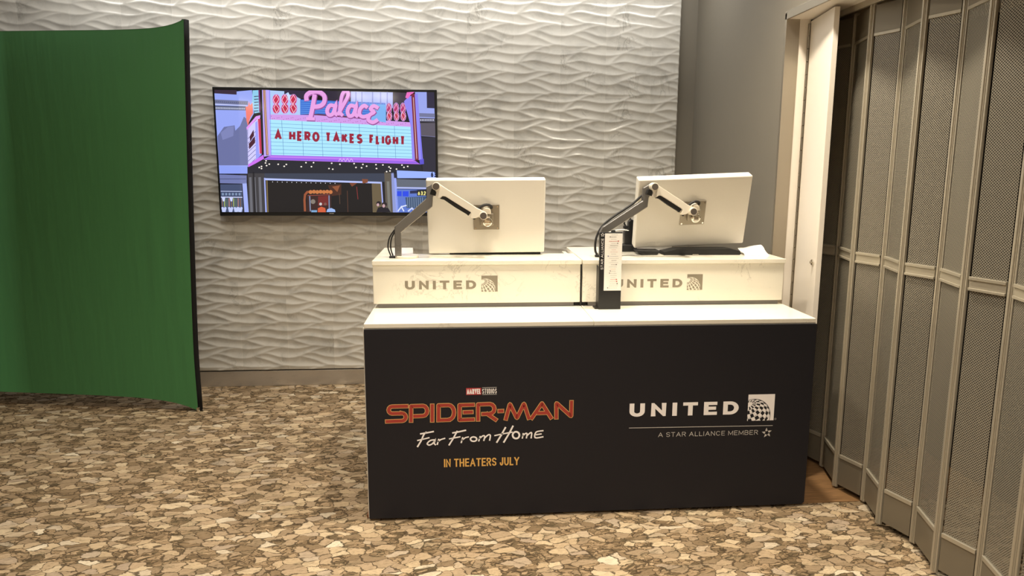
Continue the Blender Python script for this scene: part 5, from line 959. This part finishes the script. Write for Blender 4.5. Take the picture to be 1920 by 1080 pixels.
# ceiling lights (18 cm round downlights), seen only as reflections
for i, (x, y, p) in enumerate(DOWNLIGHTS):
    t = thing('ceiling_light', 'round warm white downlight recessed in the ceiling', 'ceiling light', (x, y, CEIL), 'round ceiling downlights')
    b = MB(); n = 32
    vs = []; 
    for r, z in ((.085, CEIL), (.11, CEIL), (.11, CEIL-.008), (.085, CEIL-.012)):
        vs += [(x+r*math.cos(2*math.pi*k/n), y+r*math.sin(2*math.pi*k/n), z) for k in range(n)]
    b.add(vs, [(a*n+k, a*n+(k+1) % n, ((a+1) % 4)*n+(k+1) % n, ((a+1) % 4)*n+k) for a in range(4) for k in range(n)], 0, True)
    b.build('trim_ring', M_EDGE, t)
EMIT = mat('lamp_diffuser', (255, 240, 214)); 
EMIT.node_tree.nodes['Principled BSDF'].inputs['Emission Color'].default_value = (1, .88, .7, 1)
EMIT.node_tree.nodes['Principled BSDF'].inputs['Emission Strength'].default_value = 14
for o in [o for o in bpy.data.objects if o.name.startswith('ceiling_light')]:
    x, y = o.location.x, o.location.y
    MB().cyl((x, y, CEIL-.004), .084, .006, 'z').build('diffuser', EMIT, o)

# a row of long ceiling panels far back in the concourse; the television mirrors them
for (x, y, sx, sy) in ((-2.80, -9.4, .40, 1.5), (-2.26, -9.4, .44, 1.5), (-6.0, -12.0, .30, 1.9)):
    t = thing('ceiling_panel_light', 'long white light panel in the concourse ceiling', 'ceiling light', (x, y, CEIL), 'long concourse light panels')
    MB().box(x-sx/2-.03, x+sx/2+.03, y-sy/2-.03, y+sy/2+.03, CEIL-.012, CEIL-.001).build('housing', M_EDGE, t)
    MB().box(x-sx/2, x+sx/2, y-sy/2, y+sy/2, CEIL-.016, CEIL-.0125).build('diffuser', EMIT, t)

# white hinged pocket door standing open in front of the gate stack
dr = bpy.data.objects.new('door_1', None); COL.objects.link(dr); dr.location = (1.534, .598, 0); dr['kind'] = 'structure'
hx, hy = 1.534, .594; nx_, ny_ = 1.480, .27
d = Vector((nx_-hx, ny_-hy, 0)); L = d.length; ang = math.atan2(d.y, d.x)
Md = Matrix.Translation((hx, hy, 0)) @ Matrix.Rotation(ang, 4, 'Z')
MB().box(.004, L, 0, .024, .008, 2.19, .0015, M=Md).build('leaf', M_WHITEP, dr)
hb = MB()
for k in range(36): hb.cyl((0, -.004, .035+k*.0605), .0065, .056, 'z', 12, M=Md)
hb.box(-.006, .014, -.0012, .001, .01, 2.18, M=Md); hb.build('piano_hinge', M_TRIM, dr)
MB().cyl((L-.045, -.004, 1.055), .014, .008, 'y', 24, bev=.002, M=Md).cyl((L-.045, -.010, 1.055), .0065, .006, 'y', 16, M=Md).build('lock', M_CHROME, dr)

# ================================================================== ROLLING SIDE GATE (accordion of perforated panels)
gate = thing('folding_gate', 'grey accordion security gate of perforated metal panels closing the opening at the right', 'security gate', (1.62, -.4, 0))
GX = (1.592, 1.642); per = .355; posts = []
k = 1
while True:
    yB, yC = .158-per*(k-1)-per*0, .003-per*(k-1)
    if k == 1: posts += [(GX[0], .52), (GX[1], .375)]
    posts += [(GX[0], yB), (GX[1], yC)]
    if yC < -3.0: break
    k += 1
def gate_panel(a, b):
    A, B = Vector((*a, 0)), Vector((*b, 0)); d = (B-A); L = d.length; d.normalize()
    Mx = Matrix.Translation(A) @ Matrix.Rotation(math.atan2(d.y, d.x), 4, 'Z')
    pn = bpy.data.objects.new('gate_panel', None); COL.objects.link(pn); pn.parent = gate; pn.location = A-gate.location
    for z0, z1 in ((.17, 1.08), (1.122, 2.05)):
        me = bpy.data.meshes.new('perforated_sheet'); off = A
        me.from_pydata([Mx @ Vector((x, 0, z))-off for x, z in ((.02, z0), (L-.02, z0), (L-.02, z1), (.02, z1))], [], [(0, 1, 2, 3)])
        me.uv_layers.new(name='UVMap')
        for i, (x, z) in enumerate(((.02, z0), (L-.02, z0), (L-.02, z1), (.02, z1))): me.uv_layers[0].data[i].uv = (x, z)
        me.materials.append(M_PERF); link('perforated_sheet', me, pn)
    MB().box(.018, L-.018, -.004, .004, .03, .165, M=Mx).build('kick_plate', M_GPAN, pn)
    MB().box(.018, L-.018, -.004, .004, 2.05, 2.17, M=Mx).build('head_plate', M_GPAN, pn)
    for zs in (((.160, .176, .008),), ((1.078, 1.087, .010), (1.085, 1.117, .005), (1.115, 1.126, .010)), ((2.044, 2.056, .006),)):
        r = MB()
        for z0, z1, w in zs: r.box(.018, L-.018, -w, w, z0, z1, .001, M=Mx)
        r.build('rail', M_GRAL, pn)
for i in range(len(posts)-1): gate_panel(posts[i], posts[i+1])
for (x, y) in posts:
    b = MB()
    for dx, dy in ((-.004, .0062), (.002, -.0062)): b.box(x+dx-.0058, x+dx+.0058, y+dy-.0055, y+dy+.0055, .012, 2.185, .002)
    b.box(x-.006, x+.004, y-.004, y+.004, .012, 2.185)
    b.build('hinge_post', M_GRAL, gate)
MB().box(1.575, 1.585, -3.6, .59, 2.175, 2.2).box(1.655, 1.665, -3.6, .59, 2.175, 2.2).build('ceiling_track', M_GRAL, gate)

# ================================================================== COUNTER
ZL, TL = .8566, .0187
ZT, TS = 1.0727, .0198
def counter_unit(x0, x1, hx0, hx1, label, left):
    """lower cabinet, ledge, raised hood with its top, plinth; the hood carries the airline lettering"""
    t = thing('service_counter', label, 'counter', ((x0+x1)/2, .4, 0), 'pair of white service counters')
    a, b = (x0-.004, x1) if left else (x0, x1+.004)
    MB().box(a, b, .0054, .80, .014, ZL-TL, .001).build('cabinet', M_EDGE, t)
    MB().box(x0, x1, 0, .80, ZL-TL, ZL, .0018).build('ledge', M_QUARTZ, t)
    for fx in ((a+.02, b-.05) if left else (a+.05, b-.02)):
        MB().box(fx-.03, fx+.03, .03, .09, 0, .014).box(fx-.03, fx+.03, .70, .76, 0, .014).build('foot', M_COPPER, t)
    MB().box(hx0+.022 if left else x0+.03, hx1-.022 if not left else x1-.035, .322, .79, ZL, .8765).build('plinth', M_GREYPR, t)
    p = MB().box(hx0+.0015, hx1-.0035, .315, .335, .8762, ZT-TS, .0025)
    p.box(hx0+.0015, hx0+.02, .335, .80, .8762, ZT-TS).box(hx1-.022, hx1-.0035, .335, .80, .8762, ZT-TS)
    hood = p.build('hood_panel', M_QVEIN, t)
    fl = .165 if left else .335
    out = [(hx0, .307), (hx1, .307), (hx1, .553), (hx0+fl+.006, .553), (hx0+fl, .56), (hx0+fl-.02, .82), (hx0, .82)]
    MB().prism(out, ZT-TS, ZT, axis='z', bev=.0018).build('hood_top', M_QUARTZ, t)
    return t, hood
cuL, hoodL = counter_unit(-.5504, .3935, -.5504, .390, 'white stone counter at left, its grey lettering fully in view', True)
cuR, hoodR = counter_unit(.3955, 1.3561, .3952, 1.3528, 'white stone counter at right, its first grey letter hidden by the black table sign', False)
for hood, lx0, lx1, gx in ((hoodL, -.408, -.089, -.0655), (hoodR, .541, .865, .8870)):
    off = hood.parent
    mb = MB(); wide_caps(mb, 'UNITED', lx0, .9415, lx1, .0395, .3146); mb.build('airline_lettering', M_LETTER, hood)
    mb = MB(); globe(mb, gx, .9290, .0735, .3146, 0, 1, False, False); mb.build('globe_emblem', [M_LETTER, M_QUARTZ], hood)
MB().box(.3874, .3946, .326, .345, ZL+.0005, 1.05).build('cable_channel', M_RUBBER, cuL)
tag(MB().box(.3625, .4195, .337, .36, ZL+.0005, .8755, .002).build('cable_clamp', M_RUBBER), 'small black clamp on the ledge in the gap between the two counters', 'clamp')

# black printed board across both counter fronts
fp = thing('printed_front_board', 'large matte black printed board covering the front of both counters', 'display board', (.4, 0, 0))
MB().prism([(-.5500, .0125), (1.3500, .0125), (1.3600, .0210), (1.3600, .8330), (-.5500, .8330)], -.0045, .0045).build('board', M_PANEL, fp)
Yf = -.0050
TITLE = [rounded(s, .0065 if len(s) in (4, 5) and s[0][1] < .49 else .001) for s in TITLE]
mb = MB(); on_front(mb, TITLE, .0184, Yf, cap=.0092); mb.build('title_outline', M_GOLD, fp)['label'] = 'gold outline around the red title'
mb = MB(); on_front(mb, TITLE, .0132, Yf-.0006, cap=.0066); mb.build('title_lettering', M_RED, fp)['label'] = 'red title lettering'
mb = MB()
for w_, s_ in SUBTITLE: on_front(mb, [s_], max(w_, .0046)*1.22, Yf, cap=w_*.3)
mb.build('subtitle_lettering', M_PRINTW, fp)['label'] = 'white handwritten subtitle'
mb = MB(); lettering(mb, 'IN THEATERS JULY', -.2336, .2348, .0850, .0365, .0058, .11, .76, Yf, space=.34); mb.build('release_lettering', M_AMBER, fp)['label'] = 'yellow line of narrow capitals'
mb = MB().add([(-.1382, Yf, .5500), (-.0755, Yf, .5500), (-.0755, Yf, .5797), (-.1382, Yf, .5797)], [(0, 1, 2, 3)], 0)
lettering(mb, 'MARVEL', -.1355, .5535, -.0780, .0225, .0044, .05, .52, Yf-.0004, mi=1)
lettering(mb, 'STUDIOS', -.0713, .5540, -.0112, .0215, .0026, .13, .52, Yf, mi=1)
for z in (.5800, .5497): mb.add([(-.0713, Yf, z), (-.0112, Yf, z), (-.0112, Yf, z+.0012), (-.0713, Yf, z+.0012)], [(0, 1, 2, 3)], 1)
mb.build('studio_badge', [M_BADGE, M_PRINTW], fp)['label'] = 'small red and white badge over the title'
mb = MB(); wide_caps(mb, 'UNITED', .5553, .4375, 1.0348, .0590, Yf); mb.build('airline_lettering', M_PRINTW, fp)['label'] = 'wide white capitals'
mb = MB(); globe(mb, 1.0755, .4066, .1186, Yf, 0, 1, True, True); mb.build('globe_emblem', [M_PRINTW, M_PANEL], fp)['label'] = 'white square emblem with a gridded globe'
def ring(mb, cx, cz, r, w, y, n=20, mi=0):
    vs, fs = ribbon([(cx+r*math.cos(2*math.pi*i/n), cz+r*math.sin(2*math.pi*i/n)) for i in range(n)], w, closed=True)
    mb.add([(v[0], y, v[1]) for v in vs], fs, mi)
mb = MB().add([(.5554, Yf, .3865), (1.1922, Yf, .3812), (1.1922, Yf, .3838), (.5554, Yf, .3891)], [(0, 1, 2, 3)]); ring(mb, 1.2018, .4125, .0037, .0011, Yf)
mb.build('rule_line', M_SILVPR, fp)
mb = MB(); lettering(mb, 'A STAR ALLIANCE MEMBER', .6845, .3432, 1.1275, .0205, .0022, .22, .92, Yf, space=.42); mb.build('member_lettering', M_SILVPR, fp)
def star(mb, cx, cz, r, y, hollow=False, mi=0):
    for k in range(5):
        a = math.radians(90+72*k)
        P = lambda rr, da: (cx+rr*math.cos(a+math.radians(da)), cz+rr*math.sin(a+math.radians(da)))
        if hollow: continue
        tip, i1, i2 = P(r, 6), P(r*.56, 36), P(r*.42, -20)
        mb.add([(tip[0], y, tip[1]), (i1[0], y, i1[1]), (cx+.5*(i1[0]-cx)*1.2, y, cz+.5*(i1[1]-cz)*1.2), (i2[0], y, i2[1])], [(0, 1, 2, 3)], mi)
    if hollow:
        p = []
        for k in range(10):
            a = math.radians(90+36*k); rr = r if k % 2 == 0 else r*.5; p.append((cx+rr*math.cos(a), cz+rr*math.sin(a)))
        vs, fs = ribbon(p, r*.17, closed=True); mb.add([(v[0], y, v[1]) for v in vs], fs, mi)
mb = MB(); star(mb, 1.1678, .3500, .0235, Yf); mb.build('star_emblem', M_SILVPR, fp)

# ================================================================== MONITORS, ARMS
def frame_of(p): return Matrix.Translation(p[:3]) @ Euler((p[3], p[4], p[5]), 'XYZ').to_matrix().to_4x4()
def monitor(p, w, h, t, label):
    o = thing('computer_monitor', label, 'computer monitor', p[:3], 'white monitors on arms')
    Mm = frame_of(p)
    MB().box(-w/2, w/2, 0, t, -h/2, h/2, .006, M=Mm, seg=3).build('back_shell', M_PLASTIC, o)
    MB().box(-w/2+.004, w/2-.004, t, t+.004, -h/2+.004, h/2-.004, .001, M=Mm).build('screen', M_BLACK, o)
    return o, Mm
PL = (-.037, .47, 1.256, .2169, -.0103, -.0192); PR = (.9509, .472, 1.2769, .3195, -.0431, .001)
monL, ML = monitor(PL, .5496, .3564, .047, 'white monitor seen from behind, upright on the left counter in front of the television')
monR, MR = monitor(PR, .5474, .3508, .0537, 'white monitor seen from behind, tipped forward and sideways on the right counter')

def local2(pts, a, b, L0):
    """outline given along an axis of length L0 -> the same outline along a->b (x,z)"""
    d = np.array(b)-np.array(a); L = np.hypot(*d); d = d/L; n = np.array((-d[1], d[0])); k = L/L0
    return [tuple(np.array(a)+d*x*k+n*y) for x, y in pts]
def arm(label, base, lower, poleline, E_, F_, Mm, cables, y0=.40):
    o = thing('monitor_arm', label, 'monitor arm', (base[0], base[1], ZT), 'silver monitor arms')
    MB().cyl((base[0], base[1], ZT+.0055), .056, .011, 'z', 48, bev=.002).build('base_disc', M_PALE, o)
    MB().box(base[0]-.075, base[0]-.035, base[1]-.03, base[1]-.008, ZT, ZT+.010, .002).build('cable_grommet', M_RUBBER, o)
    mb = MB(); mb.prism(lower, y0-.014, y0+.016, bev=.003); mb.box(poleline[0]-.0165, poleline[0]+.0165, y0-.0155, y0+.0175, ZT+.062, ZT+.064); mb.box(poleline[0]-.002, poleline[0]+.007, y0-.017, y0, ZT+.035, ZT+.05, .0008)
    mb.build('lower_arm', M_ALU, o)
    L0 = 95.9
    k = .00233
    bar = [(3, 62), (783/9.82*1.0+10, 50)]
    # outline of the spring arm, measured along its own axis (mm): top edge, tip, lower lug, notch, upper lug
    bar = [(-4, 17), (30, 15), (206, 13.5), (234, 17), (249, 10), (252, -4), (245, -16), (232, -17), (222, -29), (208, -40), (199, -36), (196, -22), (190, -17), (58, -17), (47, -22), (38, -38), (29, -43), (20, -38), (15, -24), (6, -17), (-10, -14), (-16, 0)]
    S_ = 246.0
    pts = local2([(x/1000, z/1000) for x, z in bar], E_, F_, S_/1000)
    up = MB().prism(pts, .343, .375, bev=.002).build('spring_arm', M_PALE, o)
    cov = local2([(x/1000, z/1000) for x, z in [(48, -17), (192, -17), (190, -37), (178, -35), (120, -36), (60, -33), (42, -39)]], E_, F_, S_/1000)
    MB().prism(cov, .350, .372, bev=.002).build('cable_cover', M_RUBBER, up)
    for q in (E_, F_):
        j = MB().cyl((q[0], .352, q[1]), .0178, .046, 'y', 40, bev=.0015).build('joint', M_PALE, o)
        MB().cyl((q[0], .3285, q[1]), .0148, .003, 'y', 40, bev=.0008).build('joint_cap', M_CAP, j)
    # elbow block between the lower arm and the joint
    MB().prism([(E_[0]-.030, E_[1]-.036), (E_[0]-.005, E_[1]-.044), (E_[0]+.006, E_[1]-.034), (E_[0]+.006, E_[1]-.022), (E_[0]-.004, E_[1]-.014), (E_[0]-.022, E_[1]-.012)], .362, .384, bev=.002).build('cable_clip', M_BLACK, o)
    # plate, tilt head (on the monitor's back)
    MB().box(-.0605, .0605, -.006, -.0006, -.0605, .0605, .002, M=Mm).build('mount_plate', M_PLATE, o)
    s = MB()
    for sx in (-1, 1):
        for sz in (-1, 1): s.cyl((sx*.052, -.007, sz*.052), .004, .004, 'y', 12, M=Mm)
    s.build('plate_screws', M_CHROME, o)
    MB().box(-.030, .032, -.026, -.006, -.034, .022, .004, M=Mm).build('tilt_head', M_PLATE, o)
    MB().cyl((F_[0], .405, F_[1]), .0125, .075, 'y', 24).build('pivot', M_CHROME, o)
    c = MB().cyl((.004, -.036, -.012), .023, .022, 'y', 40, bev=.006, M=Mm).box(-.012, .018, -.052, -.046, -.020, .002, .003, M=Mm).box(-.020, .016, -.055, -.03, .012, .019, .002, M=Mm)
    c.build('tilt_knob', M_CHROME, o)
    dome = [(-.021, .023)]+[(.0+.021*math.cos(math.radians(a)), .030+.023*math.sin(math.radians(a))) for a in range(180, -1, -15)]+[(.021, .023)]
    MB().prism(dome, -.034, -.006, bev=.002, M=Mm).build('head_cover', M_PALE, o)
    MB().tube([Mm @ Vector(q) for q in ((-.058, -.03, .0), (-.048, -.034, .030), (-.026, -.03, .058), (.0, -.024, .066), (.020, -.015, .058), (.024, -.008, .045))], .0062, 10).build('cable', M_RUBBER, o)
    for i, cb in enumerate(cables): MB().tube(cb, .0033 if len(cables) > 1 else .0055, 8).build('cable', M_RUBBER, o)
    return o
lowerL = [(-.4560, ZT+.006), (-.4560, 1.205), (-.4545, 1.219), (-.3105, 1.346), (-.3105, 1.396), (-.285, 1.411), (-.266, 1.418), (-.250, 1.408), (-.262, 1.374), (-.281, 1.352), (-.2845, 1.308), (-.4275, 1.190), (-.4275, ZT+.006)]
arm('silver monitor arm at left reaching up from its round base to the upright monitor', (-.408, .425), lowerL, (-.4418, 0), (-.264, 1.401), (-.055, 1.271), ML,
    [[(-.455, .42, 1.205), (-.482, .42, 1.165), (-.490, .42, 1.120), (-.478, .415, 1.083)], [(-.452, .425, 1.200), (-.474, .425, 1.160), (-.478, .425, 1.115), (-.468, .415, 1.083)]])
lowerR = [(.487, ZT+.006), (.487, 1.190), (.500, 1.216), (.684, 1.338), (.685, 1.396), (.718, 1.416), (.735, 1.412), (.728, 1.376), (.712, 1.352), (.708, 1.308), (.518, 1.184), (.518, ZT+.006)]
arm('silver monitor arm at right rising behind the black table sign to the tipped monitor', (.545, .430), lowerR, (.5025, 0), (.724, 1.403), (.909, 1.291), MR,
    [[(.690, .43, 1.36), (.640, .43, 1.315), (.560, .43, 1.262), (.505, .43, 1.215), (.478, .43, 1.16), (.474, .43, 1.105), (.482, .42, 1.083)]])

# ------------------------------------------------------------------ things on the counter tops
kb = thing('keyboard', 'thin black keyboard lying under the left upright monitor', 'keyboard', (0, .57, ZT))
MB().box(-.212, .226, .530, .64, ZT, ZT+.010, .002).build('case', M_BLACK, kb)
q = MB()
for r in range(5):
    for c in range(18): q.box(-.205+c*.0237, -.205+c*.0237+.0205, .537+r*.02, .537+r*.02+.017, ZT+.010, ZT+.013, .001)
q.build('keys', M_RUBBER, kb)
kt = thing('document_printer', 'low black device lying under the tipped right monitor', 'desk device', (.95, .52, ZT))
MB().prism([(.815, ZT), (1.192, ZT), (1.198, ZT+.008), (1.190, ZT+.020), (1.140, ZT+.030), (.880, ZT+.030), (.845, ZT+.022), (.815, ZT+.016)], .46, .545, bev=.002).build('case', M_BLACK, kt)
MB().box(.955, .985, .457, .460, ZT+.002, ZT+.005).build('clip', M_CHROME, kt)
kw = thing('frame_wedge', 'small dark wedge under the lower left corner of the tipped monitor', 'desk device', (.72, .5, ZT))  # stands for the monitor's black front frame peeking out below
MB().prism([(.690, ZT+.014), (.708, ZT+.002), (.770, ZT), (.785, ZT), (.800, ZT+.020), (.690, ZT+.022)], .47, .56, bev=.002).build('case', M_RUBBER, kw)
# crumpled sheet of paper
n = 9; vs = []; random.seed(11)
for i in range(n):
    for j in range(6):
        x = 1.204+.118*i/(n-1); v = j/5
        vs.append((x+random.uniform(-.004, .004), .43+.10*v+random.uniform(-.004, .004), ZT+.001+(.040*(v**.8)+random.uniform(0, .006))*(.55+.45*i/(n-1)) if j else ZT+.0006))
fs = [(i*6+j, (i+1)*6+j, (i+1)*6+j+1, i*6+j+1) for i in range(n-1) for j in range(5)]
tag(MB().add(vs, fs).build('paper_sheet', M_PAPER), 'crumpled white sheet of paper at the right end of the counter top', 'paper')
# hand scanner standing in its holder
hs = thing('hand_scanner', 'black hand scanner standing in a holder beside the tipped monitor', 'scanner', (.68, .63, ZT))
kx = lambda x: -.144+(x+.144)*1.0355
kp = lambda P: [(kx(x), ZT+.0005+(z-ZT)*.98) for x, z in P]
MB().prism(kp([(.598, ZT), (.690, ZT), (.688, ZT+.026), (.672, ZT+.034), (.632, ZT+.036), (.598, ZT+.030)]), .60, .68, bev=.003).build('holder', M_BLACK, hs)
MB().prism(kp([(.634, ZT+.030), (.630, ZT+.095), (.637, ZT+.112), (.648, ZT+.118), (.650, ZT+.150), (.662, ZT+.165), (.678, ZT+.155), (.682, ZT+.120), (.686, ZT+.030)]), .62, .66, bev=.003).build('body', M_BLACK, hs)
MB().tube([(kx(x), .635, ZT+z) for x, z in ((.640, .122), (.630, .140), (.634, .165), (.648, .172), (.660, .158), (.656, .130))], .0045, 8).box(kx(.626), kx(.648), .625, .645, ZT+.114, ZT+.128, .002).build('hook', M_BLACK, hs)
MB().tube([(kx(x), .61, ZT+z) for x, z in ((.648, .106), (.610, .110), (.570, .104), (.545, .093))], .0022, 8).build('cord', M_PAPER, hs)['label'] = 'white cord'
MB().box(kx(.560), kx(.582), .605, .617, ZT+.098, ZT+.108, .002).build('plug', M_BLACK, hs)

# table sign
ts = thing('table_sign', 'tall narrow black table sign with a white printed list on the counter ledge', 'sign', (.51, .25, ZL))
MB().box(.4575, .5590, .236, .246, ZL+.0006, 1.2050, .0015).build('board', M_BLACK, ts)
MB().box(.4430, .5590, .246, .300, ZL+.0006, ZL+.006, .001).box(.4575, .462, .246, .298, ZL+.0006, 1.05).build('foot', M_BLACK, ts)
pp = MB().box(.4798, .5582, .2352, .2360, .9430, 1.2000).build('printed_list', M_PAPER, ts)
random.seed(3); q = MB(); yq = .2349
for r in range(26):
    z = 1.193-r*.00955; wd = random.uniform(.018, .040); x0 = .520-wd/2+random.uniform(-.002, .002)
    mi = {3: 1, 7: 1, 8: 1, 16: 2, 21: 1, 22: 1, 10: 3}.get(r, 0); hgt = .0016 if r in (1, 3, 5, 12, 14, 21) else .0008
    x = x0
    while x < x0+wd:
        c = random.uniform(.002, .007); q.add([(x, yq, z), (x+c, yq, z), (x+c, yq, z+hgt), (x, yq, z+hgt)], [(0, 1, 2, 3)], mi); x += c+.0008
    if r in (1, 3, 4, 10, 14, 17, 18, 21, 22, 23, 25):
        e = random.choice((x0-.006, x0+wd+.001)); q.add([(e, yq, z-.001), (e+.0045, yq, z-.001), (e+.0045, yq, z+.0035), (e, yq, z+.0035)], [(0, 1, 2, 3)], {10: 3, 3: 1, 21: 1, 22: 1}.get(r, 0))
    q.add([(.4815, yq, z-.0042), (.5568, yq, z-.0042), (.5568, yq, z-.0039), (.4815, yq, z-.0039)], [(0, 1, 2, 3)], 4)
q.build('list_print', [M_GREYPR, M_REDPR, M_ORPR, M_BLUEPR, M_SILVPR], pp)
mb = MB(); lettering(mb, 'STAR ALLIANCE', 0, 0, .139, .0105, .0012, .2, .95, .2354, xf=lambda a, b: (.4745-b, 1.0385+a), space=.4); star(mb, .4690, 1.1940, .0075, .2354, True)
mb.build('sign_lettering', M_PRINTW, ts)

# ================================================================== TELEVISION
tvo = thing('television', 'large flat television on the marble wall showing a theatre marquee', 'television', (-1.011, 1.86, 1.568))
Mt = Matrix.Translation((-1.011, 1.86, 1.568)) @ Matrix.Rotation(-.0171, 4, 'Z')
MB().box(-.702, .702, .001, .035, -.4045, .4045, .003, M=Mt).build('bezel', M_BLACK, tvo)
MB().box(-.700, .700, -.001, .006, -.4065, -.4045, M=Mt).build('bottom_strip', M_TRIM, tvo)
MB().box(-.30, .30, .033, .058, -.25, .25, .004, M=Mt).build('wall_mount', M_BLACK, tvo)
MB().add([Mt @ Vector(p) for p in ((-.0055, -.0002, -.3905), (.0245, -.0002, -.3905), (.0245, -.0002, -.3875), (-.0055, -.0002, -.3875))], [(0, 1, 2, 3)]).build('badge', M_SILVPR, tvo)
def screen_material():
    m = mat('lit_screen', (4, 4, 5), .07); w = N(m)
    at = w.n('Attribute', attribute_name='picture'); w.set(w.p.inputs['Emission Color'], at.outputs['Color']); w.p.inputs['Emission Strength'].default_value = 1.08
    return m
V, F, CC = [], [], []
for layer, colr, data in SCREEN_ART:
    if isinstance(data, tuple): vs, fs = ribbon(data[1], data[0], cap=0)
    else: vs, fs = data, [tuple(range(len(data)))]
    for f in fs:
        p = clip_poly([tuple(vs[i]) for i in f], -.689, .689, -.381, .389)
        if not p: continue
        b = len(V); V += [Mt @ Vector((a, -.0004-.00012*layer, c))-tvo.location for a, c in p]; F.append(tuple(range(b, b+len(p)))); CC += [lin(colr)]*len(p)
me = bpy.data.meshes.new('screen_picture'); me.from_pydata(V, [], F)
at = me.attributes.new('picture', 'FLOAT_COLOR', 'CORNER')
at.data.foreach_set('color', [c for q in CC for c in (*q, 1.0)])
me.materials.append(screen_material()); link('screen_picture', me, tvo)

# ================================================================== GREEN SCREEN
gs = thing('green_screen', 'tall green stretched fabric backdrop with black edges at the left', 'backdrop screen', (-1.9, 1.47, 0))
def gpt(s, v, back):
    Wd = 2.5
    e0 = 1-math.exp(-s/.10); e1 = 1-math.exp(-(Wd-s)/.10); b0 = 1-math.exp(-s/.16); b1 = 1-math.exp(-(Wd-s)/.16)
    z0 = .006+.078*min(b0, b1); z1 = 2.293-.055*min(e0, e1)
    z = z0+(z1-z0)*v
    edge = -1.776+.080*(max(z, 0)/2.29)**1.3+.010*math.exp(-((z-.0)/.25)**2)
    wr = .004*math.sin(s*46+1.2)*math.exp(-((z-1.05)/.35)**2)*math.exp(-((s-.16)/.12)**2)
    x = edge-s*(1.0); y = 1.430+.17*s-.02*math.exp(-s/.05)*0+wr
    return (x, y+back, z)
ss = [0, .008, .02, .035, .05, .07, .09, .115, .14, .17, .2, .235, .27, .31, .36, .42, .5, .6, .75, .9, 1.05, 1.25]; ss = ss+[2.5-q for q in ss[::-1]]
nv = 40
def gsheet(back, flip):
    vs = [gpt(s, j/nv, back) for s in ss for j in range(nv+1)]; m = nv+1
    fs = [(i*m+j, (i+1)*m+j, (i+1)*m+j+1, i*m+j+1) for i in range(len(ss)-1) for j in range(nv)]
    return vs, [f if flip else f[::-1] for f in fs]
MB().add(*gsheet(0, False), 0, True).build('fabric', M_GREEN, gs)
b = MB(); b.add(*gsheet(.046, True), 0, True)
rim = [(0, j/nv) for j in range(nv+1)]
for col_ in (0, 2.5):
    vs = []
    for j in range(nv+1): vs += [gpt(col_, j/nv, -.0005), gpt(col_, j/nv, .046)]
    b.add(vs, [(2*j, 2*j+1, 2*j+3, 2*j+2) for j in range(nv)])
for vv in (0, 1):
    vs = []
    for s in ss: vs += [gpt(s, vv, -.0005), gpt(s, vv, .046)]
    b.add(vs, [(2*j, 2*j+1, 2*j+3, 2*j+2) for j in range(len(ss)-1)])
b.build('black_backing', M_BLKFAB, gs)
MB().tube([gpt(0, j/20, .024) for j in range(21)], .019, 12, smoothing=1).build('edge_sleeve', M_BLKFAB, gs)
for s_ in (.012, 2.488):
    x, y, z = gpt(s_, 0, .02)
    MB().box(x+.006, x+.022, y-.03, y-.014, .006, .030, .003).box(x+.010, x+.045, y-.028, y-.010, 0, .007, .002).build('foot_clip', M_CHROME, gs)
